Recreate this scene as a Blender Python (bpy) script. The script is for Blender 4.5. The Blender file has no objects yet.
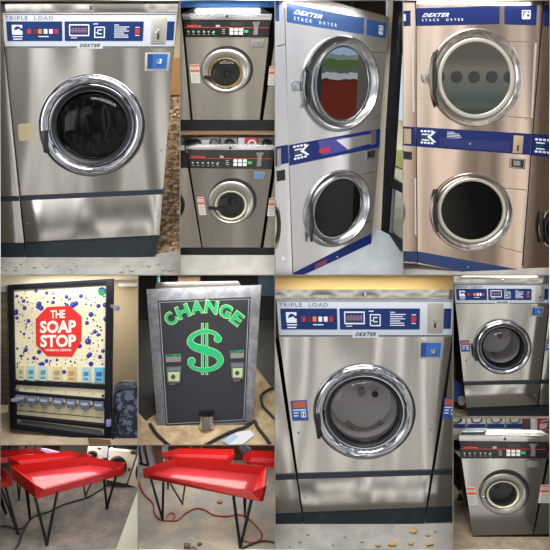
import bpy, bmesh, math, random
from mathutils import Vector, Matrix
random.seed(7)
SC = bpy.context.scene
COL = SC.collection

# ---------------------------------------------------------------- camera
D = 10.0            # camera stands 10 m in front of the display wall
Z0 = 2.75
CAM = Vector((0, -D, Z0))
cd = bpy.data.cameras.new('camera'); cam = bpy.data.objects.new('camera', cd); COL.objects.link(cam)
cam.location = CAM; cam.rotation_euler = (math.pi/2, 0, 0)
cd.sensor_width = 36; cd.lens = 36*D*100/550
SC.camera = cam
# ---------------------------------------------------------------- view
SC.view_settings.view_transform = 'Standard'; SC.view_settings.look = 'None'
SC.view_settings.exposure = 0.0; SC.view_settings.gamma = 1; SC.view_settings.use_curve_mapping = False

# ---------------------------------------------------------------- world: a bright shop front opposite, floor below, ceiling above
W = bpy.data.worlds.new('world'); SC.world = W; W.use_nodes = True
nt = W.node_tree; nt.nodes.clear()
def N_(t, **k):
    n = nt.nodes.new(t)
    for a, v in k.items(): setattr(n, a, v)
    return n
def L_(a, b): nt.links.new(a, b)
wo = N_('ShaderNodeOutputWorld'); bg = N_('ShaderNodeBackground'); L_(bg.outputs[0], wo.inputs[0])
tc = N_('ShaderNodeTexCoord')
sep = N_('ShaderNodeSeparateXYZ'); L_(tc.outputs['Generated'], sep.inputs[0])
def M_(op, a, b=None):
    n = N_('ShaderNodeMath', operation=op)
    for i, v in enumerate((a, b)):
        if v is None: continue
        if isinstance(v, (int, float)): n.inputs[i].default_value = v
        else: L_(v, n.inputs[i])
    return n.outputs[0]
def ramp_(fac, stops, interp='LINEAR'):
    r = N_('ShaderNodeValToRGB'); r.color_ramp.interpolation = interp
    while len(r.color_ramp.elements) < len(stops): r.color_ramp.elements.new(.5)
    for e, (p, c) in zip(r.color_ramp.elements, stops):
        e.position = p; e.color = (*c, 1)
    L_(fac, r.inputs[0]); return r.outputs[0]
def mix_(fac, a, b, mode='MIX'):
    m = N_('ShaderNodeMix', data_type='RGBA', blend_type=mode)
    if isinstance(fac, (int, float)): m.inputs[0].default_value = fac
    else: L_(fac, m.inputs[0])
    for i, v in ((6, a), (7, b)):
        if isinstance(v, tuple): m.inputs[i].default_value = (*v, 1)
        else: L_(v, m.inputs[i])
    return m.outputs[2]
el = M_('ADD', M_('MULTIPLY', sep.outputs['Z'], .5), .5)       # 0 straight down .. 1 straight up
base = ramp_(el, [(0, (.30, .28, .25)), (.33, (.60, .58, .55)), (.47, (.74, .72, .70)), (.52, (.95, .97, 1.0)), (.64, (1.05, 1.1, 1.2)), (.72, (.42, .42, .42)), (1, (.75, .75, .76))])
mp = N_('ShaderNodeMapping'); mp.inputs['Scale'].default_value = (13, 13, .25); L_(tc.outputs['Generated'], mp.inputs[0])
no = N_('ShaderNodeTexNoise'); no.inputs['Scale'].default_value = 1.0; no.inputs['Detail'].default_value = .6; L_(mp.outputs[0], no.inputs[0])
streak = ramp_(no.outputs[0], [(.34, (.16, .16, .16)), (.45, (.55, .54, .53)), (.54, (1.1, 1.08, 1.06)), (.64, (3.0, 3.0, 3.05))])
env = mix_(1.0, base, streak, 'MULTIPLY')
# the parking lot side: red counter below, cars and trees, pale sky above (towards +x, -y)
az = M_('ARCTAN2', sep.outputs['X'], M_('MULTIPLY', sep.outputs['Y'], -1))
def band(v, a, b): return M_('MULTIPLY', M_('GREATER_THAN', v, a), M_('LESS_THAN', v, b))
Zc = sep.outputs['Z']
n2 = N_('ShaderNodeTexNoise'); n2.inputs['Scale'].default_value = 130; L_(tc.outputs['Generated'], n2.inputs[0])
zz = M_('ADD', Zc, M_('MULTIPLY', M_('SUBTRACT', n2.outputs[0], .5), .006))
lot = ramp_(M_('MULTIPLY', zz, 4.0), [(0, (.20, .035, .025)), (.438, (.13, .035, .025)), (.452, (.62, .66, .70)), (.476, (.16, .18, .18)), (.492, (.12, .20, .07)), (.525, (.30, .38, .32)), (.545, (.50, .68, .95))], 'CONSTANT')
lot = mix_(M_('LESS_THAN', az, .7615), lot, (.03, .05, .08))
env = mix_(M_('MULTIPLY', band(az, .70, .86), band(Zc, .055, .20)), env, lot)
# the opposite row of machines: pale wall, round dark doors, teal shade below
u_ = M_('SUBTRACT', M_('FRACT', M_('MULTIPLY', az, 60)), .5); v_ = M_('MULTIPLY', M_('SUBTRACT', Zc, .040), 60)
rr = M_('ADD', M_('POWER', M_('ABSOLUTE', u_), 2), M_('POWER', M_('ABSOLUTE', v_), 2))
rows = ramp_(M_('MULTIPLY', Zc, 8), [(0, (.30, .31, .27)), (.05, (.10, .13, .12)), (.10, (.20, .22, .19)), (.14, (.15, .19, .17)), (.245, (.26, .27, .24)), (.38, (.34, .33, .28)), (.46, (.22, .21, .17))])
rows = mix_(M_('LESS_THAN', rr, .12), rows, (.12, .135, .125))
env = mix_(M_('MULTIPLY', band(az, .22, .37), band(Zc, -.01, .09)), env, rows)
L_(env, bg.inputs[0]); bg.inputs[1].default_value = 1.0

# ---------------------------------------------------------------- large added fill lights
def area(name, loc, target, size, energy, col):
    l = bpy.data.lights.new(name, 'AREA'); l.shape = 'RECTANGLE'; l.size, l.size_y = size; l.energy = energy; l.color = col
    o = bpy.data.objects.new(name, l); COL.objects.link(o); o.location = loc
    o.rotation_euler = (Vector(target)-Vector(loc)).to_track_quat('-Z', 'Y').to_euler()
    return o
area('upper_fill_light', (0, -6, 9.5), (0, 0, 2.6), (7, 2), 900, (1, .97, .92))  # added fill from high in front, stands for no ceiling fixture
area('left_fill_light', (-7.5, -6.5, 4), (0, 0, 2.7), (3, 4), 160, (.92, .96, 1))  # added fill from the left, no window stands there

# ---------------------------------------------------------------- helpers
def S(h):
    h = h.lstrip('#'); c = [int(h[i:i+2], 16)/255 for i in (0, 2, 4)]
    return tuple(x/12.92 if x <= .04045 else ((x+.055)/1.055)**2.4 for x in c)
MATS = {}
def mat(name, col, rough=.5, metal=0., noise=None, bump=None, coat=0, alpha=None, spec=None):
    """noise=(scale xyz, amount, second colour); bump=(scale xyz, strength)"""
    if name in MATS: return MATS[name]
    m = bpy.data.materials.new(name); m.use_nodes = True; t = m.node_tree; p = t.nodes['Principled BSDF']
    c = S(col) if isinstance(col, str) else col
    p.inputs['Base Color'].default_value = (*c, 1); p.inputs['Roughness'].default_value = rough; p.inputs['Metallic'].default_value = metal
    if coat: p.inputs['Coat Weight'].default_value = coat
    if spec is not None: p.inputs['Specular IOR Level'].default_value = spec
    tcn = t.nodes.new('ShaderNodeTexCoord')
    if noise:
        sc, lo, hi, c2 = noise
        mp = t.nodes.new('ShaderNodeMapping'); mp.inputs['Scale'].default_value = sc; t.links.new(tcn.outputs['Object'], mp.inputs[0])
        n = t.nodes.new('ShaderNodeTexNoise'); n.inputs['Scale'].default_value = 1; n.inputs['Detail'].default_value = 5; n.inputs['Roughness'].default_value = .6
        t.links.new(mp.outputs[0], n.inputs[0])
        r = t.nodes.new('ShaderNodeValToRGB'); r.color_ramp.elements[0].position = lo; r.color_ramp.elements[1].position = hi
        r.color_ramp.elements[0].color = (*c, 1); r.color_ramp.elements[1].color = (*S(c2), 1)
        t.links.new(n.outputs[0], r.inputs[0]); t.links.new(r.outputs[0], p.inputs['Base Color'])
    if bump:
        sc, st = bump
        mp = t.nodes.new('ShaderNodeMapping'); mp.inputs['Scale'].default_value = sc; t.links.new(tcn.outputs['Object'], mp.inputs[0])
        n = t.nodes.new('ShaderNodeTexNoise'); n.inputs['Scale'].default_value = 1; n.inputs['Detail'].default_value = 0 if metal > .9 else 1.2
        t.links.new(mp.outputs[0], n.inputs[0])
        b = t.nodes.new('ShaderNodeBump'); b.inputs['Strength'].default_value = st; b.inputs['Distance'].default_value = .02 if metal < .9 else .06
        t.links.new(n.outputs[0], b.inputs['Height']); t.links.new(b.outputs[0], p.inputs['Normal'])
    MATS[name] = m; return m
def glass(name, tint, refl=.25, rough=.03, ior=1.5):
    if name in MATS: return MATS[name]
    m = bpy.data.materials.new(name); m.use_nodes = True; t = m.node_tree; t.nodes.clear()
    o = t.nodes.new('ShaderNodeOutputMaterial'); mx = t.nodes.new('ShaderNodeMixShader')
    tr = t.nodes.new('ShaderNodeBsdfTransparent'); tr.inputs[0].default_value = (*S(tint), 1)
    gl = t.nodes.new('ShaderNodeBsdfGlossy'); gl.inputs['Roughness'].default_value = rough; gl.inputs[0].default_value = (1, 1, 1, 1)
    lw = t.nodes.new('ShaderNodeFresnel'); lw.inputs[0].default_value = ior
    ad = t.nodes.new('ShaderNodeMath'); ad.operation = 'ADD'; ad.use_clamp = True; ad.inputs[1].default_value = refl
    t.links.new(lw.outputs[0], ad.inputs[0]); t.links.new(ad.outputs[0], mx.inputs[0])
    t.links.new(tr.outputs[0], mx.inputs[1]); t.links.new(gl.outputs[0], mx.inputs[2]); t.links.new(mx.outputs[0], o.inputs[0])
    MATS[name] = m; return m

STEEL = mat('brushed_steel', '#c4c2bc', .16, 1, bump=((2.2, 2.2, .12), .9), noise=((40, 40, .6), .3, .8, '#bdbab4'))
STEEL_T = mat('warm_lit_steel', '#c8b4a2', .16, 1, bump=((2.2, 2.2, .12), .9), noise=((40, 40, .6), .3, .8, '#c3ae9c'))  # warmer light on the dryers is put into this base colour
STEEL_W = mat('bright_steel', '#dad8d6', .24, 1, bump=((2.2, 2.2, .12), .9), noise=((40, 40, .6), .3, .8, '#d5d3d0'))
STEEL_D = mat('dull_grey_steel', '#bdb5a8', .25, 1, bump=((3, 3, .15), .8), noise=((40, 40, .8), .3, .8, '#b5ada0'))
CHROME = mat('chrome', '#adb0b6', .07, 1)
PLATE = mat('pale_plate_metal', '#bdb8ae', .35, .85)
CHROME_W = mat('warm_chrome', '#b3ada7', .18, 1)
SATIN = mat('satin_ring_metal', '#a39e97', .34, 1)
RUB = mat('black_rubber', '#15171a', .45)
BLK = mat('black_plastic', '#101114', .35)
BLK2 = mat('black_enamel', '#181719', .25)
NAVY = mat('navy_plinth_paint', '#0e1d23', .5, noise=((6, 6, 6), .5, .8, '#1b2f34'))
NAVB = mat('navy_band', '#19222f', .4)
BLU = mat('blue_control_panel', '#0a2a60', .35, spec=.3)
BLU2 = mat('deep_blue_band', '#0c1f5a', .35, spec=.3)
BLU3 = mat('faded_blue_band', '#2a4f86', .35, spec=.3)
WHT = mat('white_panel', '#b9bfca', .45)
WPR = mat('white_print', '#d5dbe6', .5)
RED = mat('red_light', '#b0202c', .4)
ORG = mat('orange_print', '#dd7a2a', .5)
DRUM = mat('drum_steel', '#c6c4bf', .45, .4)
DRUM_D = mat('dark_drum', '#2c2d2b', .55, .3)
CREAM = mat('cream_rim', '#cfc3a0', .4)
GRNP = mat('green_button', '#28b465', .4)
KEY = mat('keypad_white', '#dfe2de', .45)
GL_D = glass('door_glass', '#a9adab', .0, ior=1.22)
GL_T = glass('dark_dryer_glass', '#7c8a86', .0)
GL_R = glass('reflecting_dryer_glass', '#3a4648', .42, rough=.0)
GL_W = glass('window_glass', '#eef4f6', .02, ior=1.12)

def R(px, py, y=0.):
    k = (D+y)/D
    return Vector(((px-275)/100*k, y, Z0-(py-275)/100*k))
class Surf:
    """a plane in the room, given by three sighted points"""
    def __init__(s, a, b, c):
        A, B, C_ = R(*a), R(*b), R(*c); s.O = A; s.N = (B-A).cross(C_-A).normalized()
        if s.N.dot(CAM-A) < 0: s.N = -s.N
    def pt(s, px, py, h=0.):
        d = R(px, py, 0)-CAM
        t = (h+s.N.dot(s.O-CAM))/s.N.dot(d)
        return CAM+d*t
    def up(s, h):
        n = Surf.__new__(Surf); n.O = s.O+s.N*h; n.N = s.N.copy(); return n
def front(cx, y0, d0, y1, d1, yaw=0.):
    """a facing surface: depth d0 at height y0, d1 at y1; yaw = extra depth per 100 px to the right"""
    return Surf((cx, y0, d0), (cx, y1, d1), (cx+100, y0, d0+yaw))

CELL = None
def front_fill(cell, e, depth=.12, tilt=.9, col=(1, .95, .88), w=.8):
    '''an added slim fill light along the top front edge of a cell, shining down and inwards'''
    x0, y0, x1, y1 = BOX[cell]; cx = (x0+x1)/2
    l = area('cell_front_fill', R(cx, y0+1.2, depth), R(cx, y0+1.2, depth)+Vector((0, 1, -tilt)), ((x1-x0)/100*w, .03), e, col)  # added to brighten the cell, faces away from the camera
def away(x, y, k=1.0):
    d = R(x, y)-CAM; d = d/d.y; return Vector((d.x*1.15*k, 1, d.z*1.1*k))
class Cell:
    def __init__(s, x0, y0, x1, y1):
        e = .42; s.r = (x0+e, y0+e, x1-e, y1-e)
        a, b, c, d = R(x0+e, y0+e), R(x1-e, y0+e), R(x1-e, y1-e), R(x0+e, y1-e)
        mid = (a+c)/2; s.pl = []
        for p, q in ((a, b), (b, c), (c, d), (d, a)):
            n = (p-CAM).cross(q-CAM).normalized()
            if n.dot(mid-CAM) > 0: n = -n
            s.pl.append(n)
        s.box = (x0, y0, x1, y1)
def clip(bm):
    if CELL is None: return
    for n in CELL.pl:
        if not bm.verts: return
        if max(n.dot(v.co-CAM) for v in bm.verts) <= 1e-5: continue
        g = bm.verts[:]+bm.edges[:]+bm.faces[:]
        r = bmesh.ops.bisect_plane(bm, geom=g, dist=1e-6, plane_co=CAM, plane_no=n, clear_outer=True)
        ed = [x for x in r['geom_cut'] if isinstance(x, bmesh.types.BMEdge) and x.is_valid and len(x.link_faces) == 1]
        if ed:
            try: bmesh.ops.holes_fill(bm, edges=ed, sides=0)
            except Exception: pass

def link(name, me, mt, parent, loc):
    o = bpy.data.objects.new(name, me); COL.objects.link(o); me.materials.append(mt)
    if parent is not None: o.parent = parent
    else: o.location = loc
    return o
def wloc(o):
    v = Vector((0, 0, 0))
    while o is not None: v = v+o.location; o = o.parent
    return v
def mk(name, bm, mt, parent=None, smooth=True, noclip=False):
    if not noclip: clip(bm)
    if not bm.faces: bm.free(); return None
    bmesh.ops.recalc_face_normals(bm, faces=bm.faces[:])
    if parent is not None: off = wloc(parent)
    else:
        xs = [v.co.x for v in bm.verts]; ys = [v.co.y for v in bm.verts]; zs = [v.co.z for v in bm.verts]
        off = Vector(((min(xs)+max(xs))/2, (min(ys)+max(ys))/2, min(zs)))
    for v in bm.verts: v.co -= off
    if smooth:
        for f in bm.faces: f.smooth = True
        for e in bm.edges:
            if len(e.link_faces) != 2 or e.calc_face_angle(3) > .6: e.smooth = False
    me = bpy.data.meshes.new(name); bm.to_mesh(me); bm.free()
    return link(name, me, mt, parent, off)
def tag(o, label, cat, group=None, kind=None):
    if o is None: return None
    o['label'] = label; o['category'] = cat
    if group: o['group'] = group
    if kind: o['kind'] = kind
    return o
def thing(name, label, cat, loc, group=None):
    o = bpy.data.objects.new(name, None); COL.objects.link(o); o.location = loc; o.empty_display_size = .05
    return tag(o, label, cat, group)
def struct(name, bm, mt, parent=None):
    o = mk(name, bm, mt, parent)
    if o is not None and parent is None: o['kind'] = 'structure'
    return o

def quad(q):
    return lambda u, v: (
        (1-v)*((1-u)*q[0][0]+u*q[1][0])+v*((1-u)*q[3][0]+u*q[2][0]),
        (1-v)*((1-u)*q[0][1]+u*q[1][1])+v*((1-u)*q[3][1]+u*q[2][1]))
def sub(Q, u0, v0, u1, v1): return [Q(u0, v0), Q(u1, v0), Q(u1, v1), Q(u0, v1)]
def rect(x0, y0, x1, y1): return [(x0, y0), (x1, y0), (x1, y1), (x0, y1)]
def rnd(pts, r, n=4):
    """round the corners of a pixel polygon"""
    out = []; m = len(pts)
    for i in range(m):
        p0, p, p1 = (Vector(pts[i-1]), Vector(pts[i]), Vector(pts[(i+1) % m]))
        a = (p0-p); b = (p1-p); rr = min(r, a.length*.45, b.length*.45)
        A = p+a.normalized()*rr; B = p+b.normalized()*rr
        for k in range(n+1):
            t = k/n; q = A*(1-t)**2+p*2*t*(1-t)+B*t*t; out.append((q.x, q.y))
    return out
def prism(bm, s, pts, h0, h1, dr=None, ln=None, bev=0.):
    """front face at height h1 above the surface, going back to h0 (or a length ln along dr)"""
    F = [s.pt(x, y, h1) for x, y in pts]
    if dr is None: off = -s.N*(h1-h0)
    else: off = Vector(dr).normalized()*ln
    f = [bm.verts.new(p) for p in F]; b = [bm.verts.new(p+off) for p in F]
    n = len(f); ff = bm.faces.new(f); bm.faces.new(b[::-1])
    for i in range(n): bm.faces.new((f[i], b[i], b[(i+1) % n], f[(i+1) % n]))
    if bev:
        bmesh.ops.bevel(bm, geom=list(ff.edges), offset=bev, segments=2, profile=.6, affect='EDGES')
    return bm
def P(name, s, pts, h0, h1, mt, parent=None, **k):
    bm = bmesh.new(); prism(bm, s, pts, h0, h1, **k); return mk(name, bm, mt, parent)
def ell(cx, cy, rx, ry, rot=0., n=48, a0=0., a1=2*math.pi):
    c, s_ = math.cos(rot), math.sin(rot); o = []
    m = n if a1-a0 > 6.28 else n+1
    for i in range(m):
        a = a0+(a1-a0)*i/n; x, y = rx*math.cos(a), ry*math.sin(a)
        o.append((cx+x*c-y*s_, cy+x*s_+y*c))
    return o
def lathe(bm, s, cx, cy, rx, ry, prof, rot=0., n=64, cap0=False, cap1=False):
    rings = []
    for r, h in prof:
        if r < 1e-4: rings.append([bm.verts.new(s.pt(cx, cy, 0)+s.N*h)]); continue
        rings.append([bm.verts.new(s.pt(x, y, 0)+s.N*h) for x, y in ell(cx, cy, rx*r, ry*r, rot, n)])
    for A, B in zip(rings, rings[1:]):
        if len(A) == 1 and len(B) == 1: continue
        for i in range(n):
            j = (i+1) % n
            if len(B) == 1: bm.faces.new((A[i], A[j], B[0]))
            elif len(A) == 1: bm.faces.new((A[0], B[j], B[i]))
            else: bm.faces.new((A[i], A[j], B[j], B[i]))
    if cap0 and len(rings[0]) > 1: bm.faces.new(rings[0][::-1])
    if cap1 and len(rings[-1]) > 1: bm.faces.new(rings[-1])
    return bm
def LT(name, s, cx, cy, rx, ry, prof, mt, parent=None, **k):
    bm = bmesh.new(); lathe(bm, s, cx, cy, rx, ry, prof, **k); return mk(name, bm, mt, parent)
def tube_pts(bm, P3, r, n=8, closed=False):
    rings = []; m = len(P3); prev = None
    for i, p in enumerate(P3):
        a = P3[max(i-1, 0)]; b = P3[min(i+1, m-1)]; t = (b-a).normalized()
        ref = prev if prev is not None else (Vector((0, 0, 1)) if abs(t.z) < .9 else Vector((1, 0, 0)))
        u = t.cross(ref).normalized(); w = u.cross(t).normalized(); prev = w
        rr = r[i] if isinstance(r, (list, tuple)) else r
        rings.append([bm.verts.new(p+(u*math.cos(2*math.pi*k/n)+w*math.sin(2*math.pi*k/n))*rr) for k in range(n)])
    for A, B in zip(rings, rings[1:]):
        for k in range(n): bm.faces.new((A[k], A[(k+1) % n], B[(k+1) % n], B[k]))
    bm.faces.new(rings[0][::-1]); bm.faces.new(rings[-1])
    return bm
def smooth_path(pts, k=6):
    out = []; n = len(pts)
    for i in range(n-1):
        p0, p1, p2, p3 = pts[max(i-1, 0)], pts[i], pts[i+1], pts[min(i+2, n-1)]
        for j in range(k):
            t = j/k
            out.append(tuple(.5*((2*p1[c])+(-p0[c]+p2[c])*t+(2*p0[c]-5*p1[c]+4*p2[c]-p3[c])*t*t+(-p0[c]+3*p1[c]-3*p2[c]+p3[c])*t**3) for c in range(2)))
    out.append(tuple(pts[-1])); return out
def cord(name, s, pts, r, mt, label, cat='cord', parent=None, h=None):
    bm = bmesh.new(); hh = r if h is None else h
    tube_pts(bm, [s.pt(x, y, hh) for x, y in smooth_path(pts)], r)
    o = mk(name, bm, mt, parent)
    if parent is None: tag(o, label, cat)
    return o
def hexa(bm, a, b):
    """solid between two matching loops of 3D points"""
    f = [bm.verts.new(p) for p in a]; g = [bm.verts.new(p) for p in b]; n = len(f)
    bm.faces.new(f); bm.faces.new(g[::-1])
    for i in range(n): bm.faces.new((f[i], g[i], g[(i+1) % n], f[(i+1) % n]))
    return bm
TXT = {}
def glyphs(body, offset=0., shear=0., spacing=1.):
    k = (body, offset, shear, spacing)
    if k in TXT: return TXT[k]
    c = bpy.data.curves.new('t', 'FONT'); c.body = body; c.extrude = .5; c.offset = offset; c.shear = shear; c.space_character = spacing
    c.resolution_u = 3
    o = bpy.data.objects.new('t', c); COL.objects.link(o); bpy.context.view_layer.update()
    me = bpy.data.meshes.new_from_object(o.evaluated_get(bpy.context.evaluated_depsgraph_get()))
    V = [v.co.copy() for v in me.vertices]; F = [tuple(p.vertices) for p in me.polygons]
    bpy.data.objects.remove(o); bpy.data.curves.remove(c); bpy.data.meshes.remove(me)
    xs = [v.x for v in V]; ys = [v.y for v in V]; x0, x1, y0, y1 = min(xs), max(xs), min(ys), max(ys)
    V = [((v.x-x0)/(x1-x0), 1-(v.y-y0)/(y1-y0), v.z+.5) for v in V]
    TXT[k] = (V, F); return V, F
def text(bm, s, body, q, h0, h1, offset=0., shear=0., spacing=1.):
    V, F = glyphs(body, offset, shear, spacing); Q = quad(q) if isinstance(q, list) else q
    vs = [bm.verts.new(s.pt(*Q(u, v), h0+(h1-h0)*w)) for u, v, w in V]
    for f in F:
        try: bm.faces.new([vs[i] for i in f])
        except ValueError: pass
def T(name, s, body, q, h, mt, parent, **k):
    bm = bmesh.new(); text(bm, s, body, q, h, h+.003, **k); return mk(name, bm, mt, parent, smooth=False)

def holed(bm, s, outer, hole, dr, ln, h=0., hole_depth=.06):
    """cabinet body: front with a round opening, closed sides and back"""
    fo = [bm.verts.new(s.pt(x, y, h)) for x, y in outer]; fi = [bm.verts.new(s.pt(x, y, h)) for x, y in hole]
    off = Vector(dr).normalized()*ln
    bo = [bm.verts.new(v.co+off) for v in fo]; n = len(fo)
    e = [bm.edges.new((fo[i], fo[(i+1) % n])) for i in range(n)]
    m = len(fi); e += [bm.edges.new((fi[i], fi[(i+1) % m])) for i in range(m)]
    bmesh.ops.triangle_fill(bm, use_beauty=True, use_dissolve=False, edges=e, normal=s.N)
    for i in range(n): bm.faces.new((fo[i], bo[i], bo[(i+1) % n], fo[(i+1) % n]))
    bm.faces.new(bo[::-1])
    ii = [bm.verts.new(v.co-s.N*hole_depth) for v in fi]
    for i in range(m): bm.faces.new((fi[i], fi[(i+1) % m], ii[(i+1) % m], ii[i]))
    return bm

# ---------------------------------------------------------------- the display wall: cells and dividers
BOX = dict(P1=(0, 0, 180, 275), P2=(180, 0, 275, 134), P3=(180, 134, 275, 275), P4=(275, 0, 403, 275), P5=(403, 0, 550, 275),
           P6=(0, 275, 138, 445), P7=(138, 275, 275, 445), P8=(0, 445, 138, 550), P9=(138, 445, 275, 550),
           P10=(275, 275, 453, 550), P11=(453, 275, 550, 418), P12=(453, 418, 550, 550))
CE = {k: Cell(*v) for k, v in BOX.items()}
DIV = mat('divider_grey', '#6d675f', .7)
BACKD = 3.4
def divider(n, x0, y0, x1, y1):
    a = .4; CE_ = None
    if x0 == x1: q = rect(x0-a, y0, x0+a, y1)
    else: q = rect(x0, y0-a, x1, y0+a)
    bm = bmesh.new()
    hexa(bm, [R(x, y, .0) for x, y in q], [R(x, y, BACKD) for x, y in q])
    o = mk('trim_%d' % n, bm, DIV, noclip=True); o['kind'] = 'structure'
for i, g in enumerate([(180, 0, 180, 274.6), (275, 0, 275, 550), (403, 0, 403, 274.6), (180.4, 134, 274.6, 134), (0, 275, 274.6, 275), (275.4, 275, 550, 275),
                       (138, 275.4, 138, 550), (0, 445, 137.6, 445), (138.4, 445, 274.6, 445), (453, 275.4, 453, 550), (453.4, 418, 550, 418)]):
    divider(i+1, *g)
# outer casing of the wall
for nm, q in (('wall_left', rect(-6, -6, 0, 556)), ('wall_right', rect(550, -6, 556, 556)), ('ceiling', rect(0, -6, 550, 0)), ('wall_bottom', rect(0, 550, 550, 556))):
    bm = bmesh.new(); hexa(bm, [R(x, y, 0) for x, y in q], [R(x, y, BACKD) for x, y in q])
    mk(nm, bm, DIV, noclip=True)['kind'] = 'structure'

CONC = mat('grey_concrete', '#8f8e8a', .85, noise=((5, 5, 5), .35, .7, '#a9a69e'), bump=((30, 30, 30), .3))
CONC_B = mat('blue_grey_concrete', '#8b949b', .8, noise=((4, 4, 4), .35, .7, '#a3a9ac'), bump=((30, 30, 30), .3))
CONC_T = mat('tan_concrete', '#9c8666', .9, noise=((7, 7, 7), .38, .66, '#c4ad8a'), bump=((25, 25, 25), .4))
DIRT = mat('littered_brown_floor', '#574736', .9, noise=((16, 16, 16), .44, .56, '#a98e6c'), bump=((20, 20, 20), .5))
CONC_P = mat('worn_concrete', '#6b6963', .85, noise=((5, 5, 5), .4, .64, '#8d8175'), bump=((30, 30, 30), .3))
CONC_Q = mat('pale_worn_concrete', '#8d8d88', .8, noise=((4, 4, 4), .42, .62, '#ab9f8c'), bump=((30, 30, 30), .3))
BEIGE = mat('beige_wall', '#c9b696', .8)
YELW = mat('warm_yellow_wall', '#f4d08a', .8)
BROWN = mat('brown_wood', '#4b3122', .6, noise=((3, 3, 14), .35, .7, '#6b4329'))

def back(cell, depth, mt, name='wall_back', y0=None, y1=None, x0=None, x1=None):
    global CELL
    b = BOX[cell]; s = front(275, 0, depth, 550, depth)
    q = rect(b[0]-8 if x0 is None else x0, b[1]-8 if y0 is None else y0, b[2]+8 if x1 is None else x1, b[3]+8 if y1 is None else y1)
    bm = bmesh.new(); prism(bm, s, q, -.05, 0); return struct(name, bm, mt)
def floor(cell, s, ytop, mt, ybot=None, x0=None, x1=None):
    b = BOX[cell]
    q = rect(b[0]-8 if x0 is None else x0, ytop, b[2]+8 if x1 is None else x1, b[3]+4 if ybot is None else ybot)
    bm = bmesh.new(); prism(bm, s, q, -.04, 0); return struct('floor', bm, mt)
def chips(s, n, box, mt, label, group, name='plaster_chip', r=(1.0, 2.6), seed=1, avoid=None, spots=None):
    rs = random.Random(seed); k = 0; tries = 0
    while k < n and tries < 500:
        tries += 1
        if spots: x, y, rr = spots[k]
        else: x, y = rs.uniform(box[0], box[2]), rs.uniform(box[1], box[3]); rr = rs.uniform(*r)
        if avoid and avoid(x, y): continue
        m = rs.randint(4, 6); a = rs.uniform(0, 6)
        pts = [(x+rr*rs.uniform(.6, 1.1)*math.cos(a+6.283*i/m), y+.6*rr*rs.uniform(.6, 1.1)*math.sin(a+6.283*i/m)) for i in range(m)]
        bm = bmesh.new(); prism(bm, s, pts, .001, .012+.004*rr, bev=.003)
        o = mk(name, bm, mt); k += 1
        tag(o, label if isinstance(label, str) else label[k-1], 'debris', group)

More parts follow.
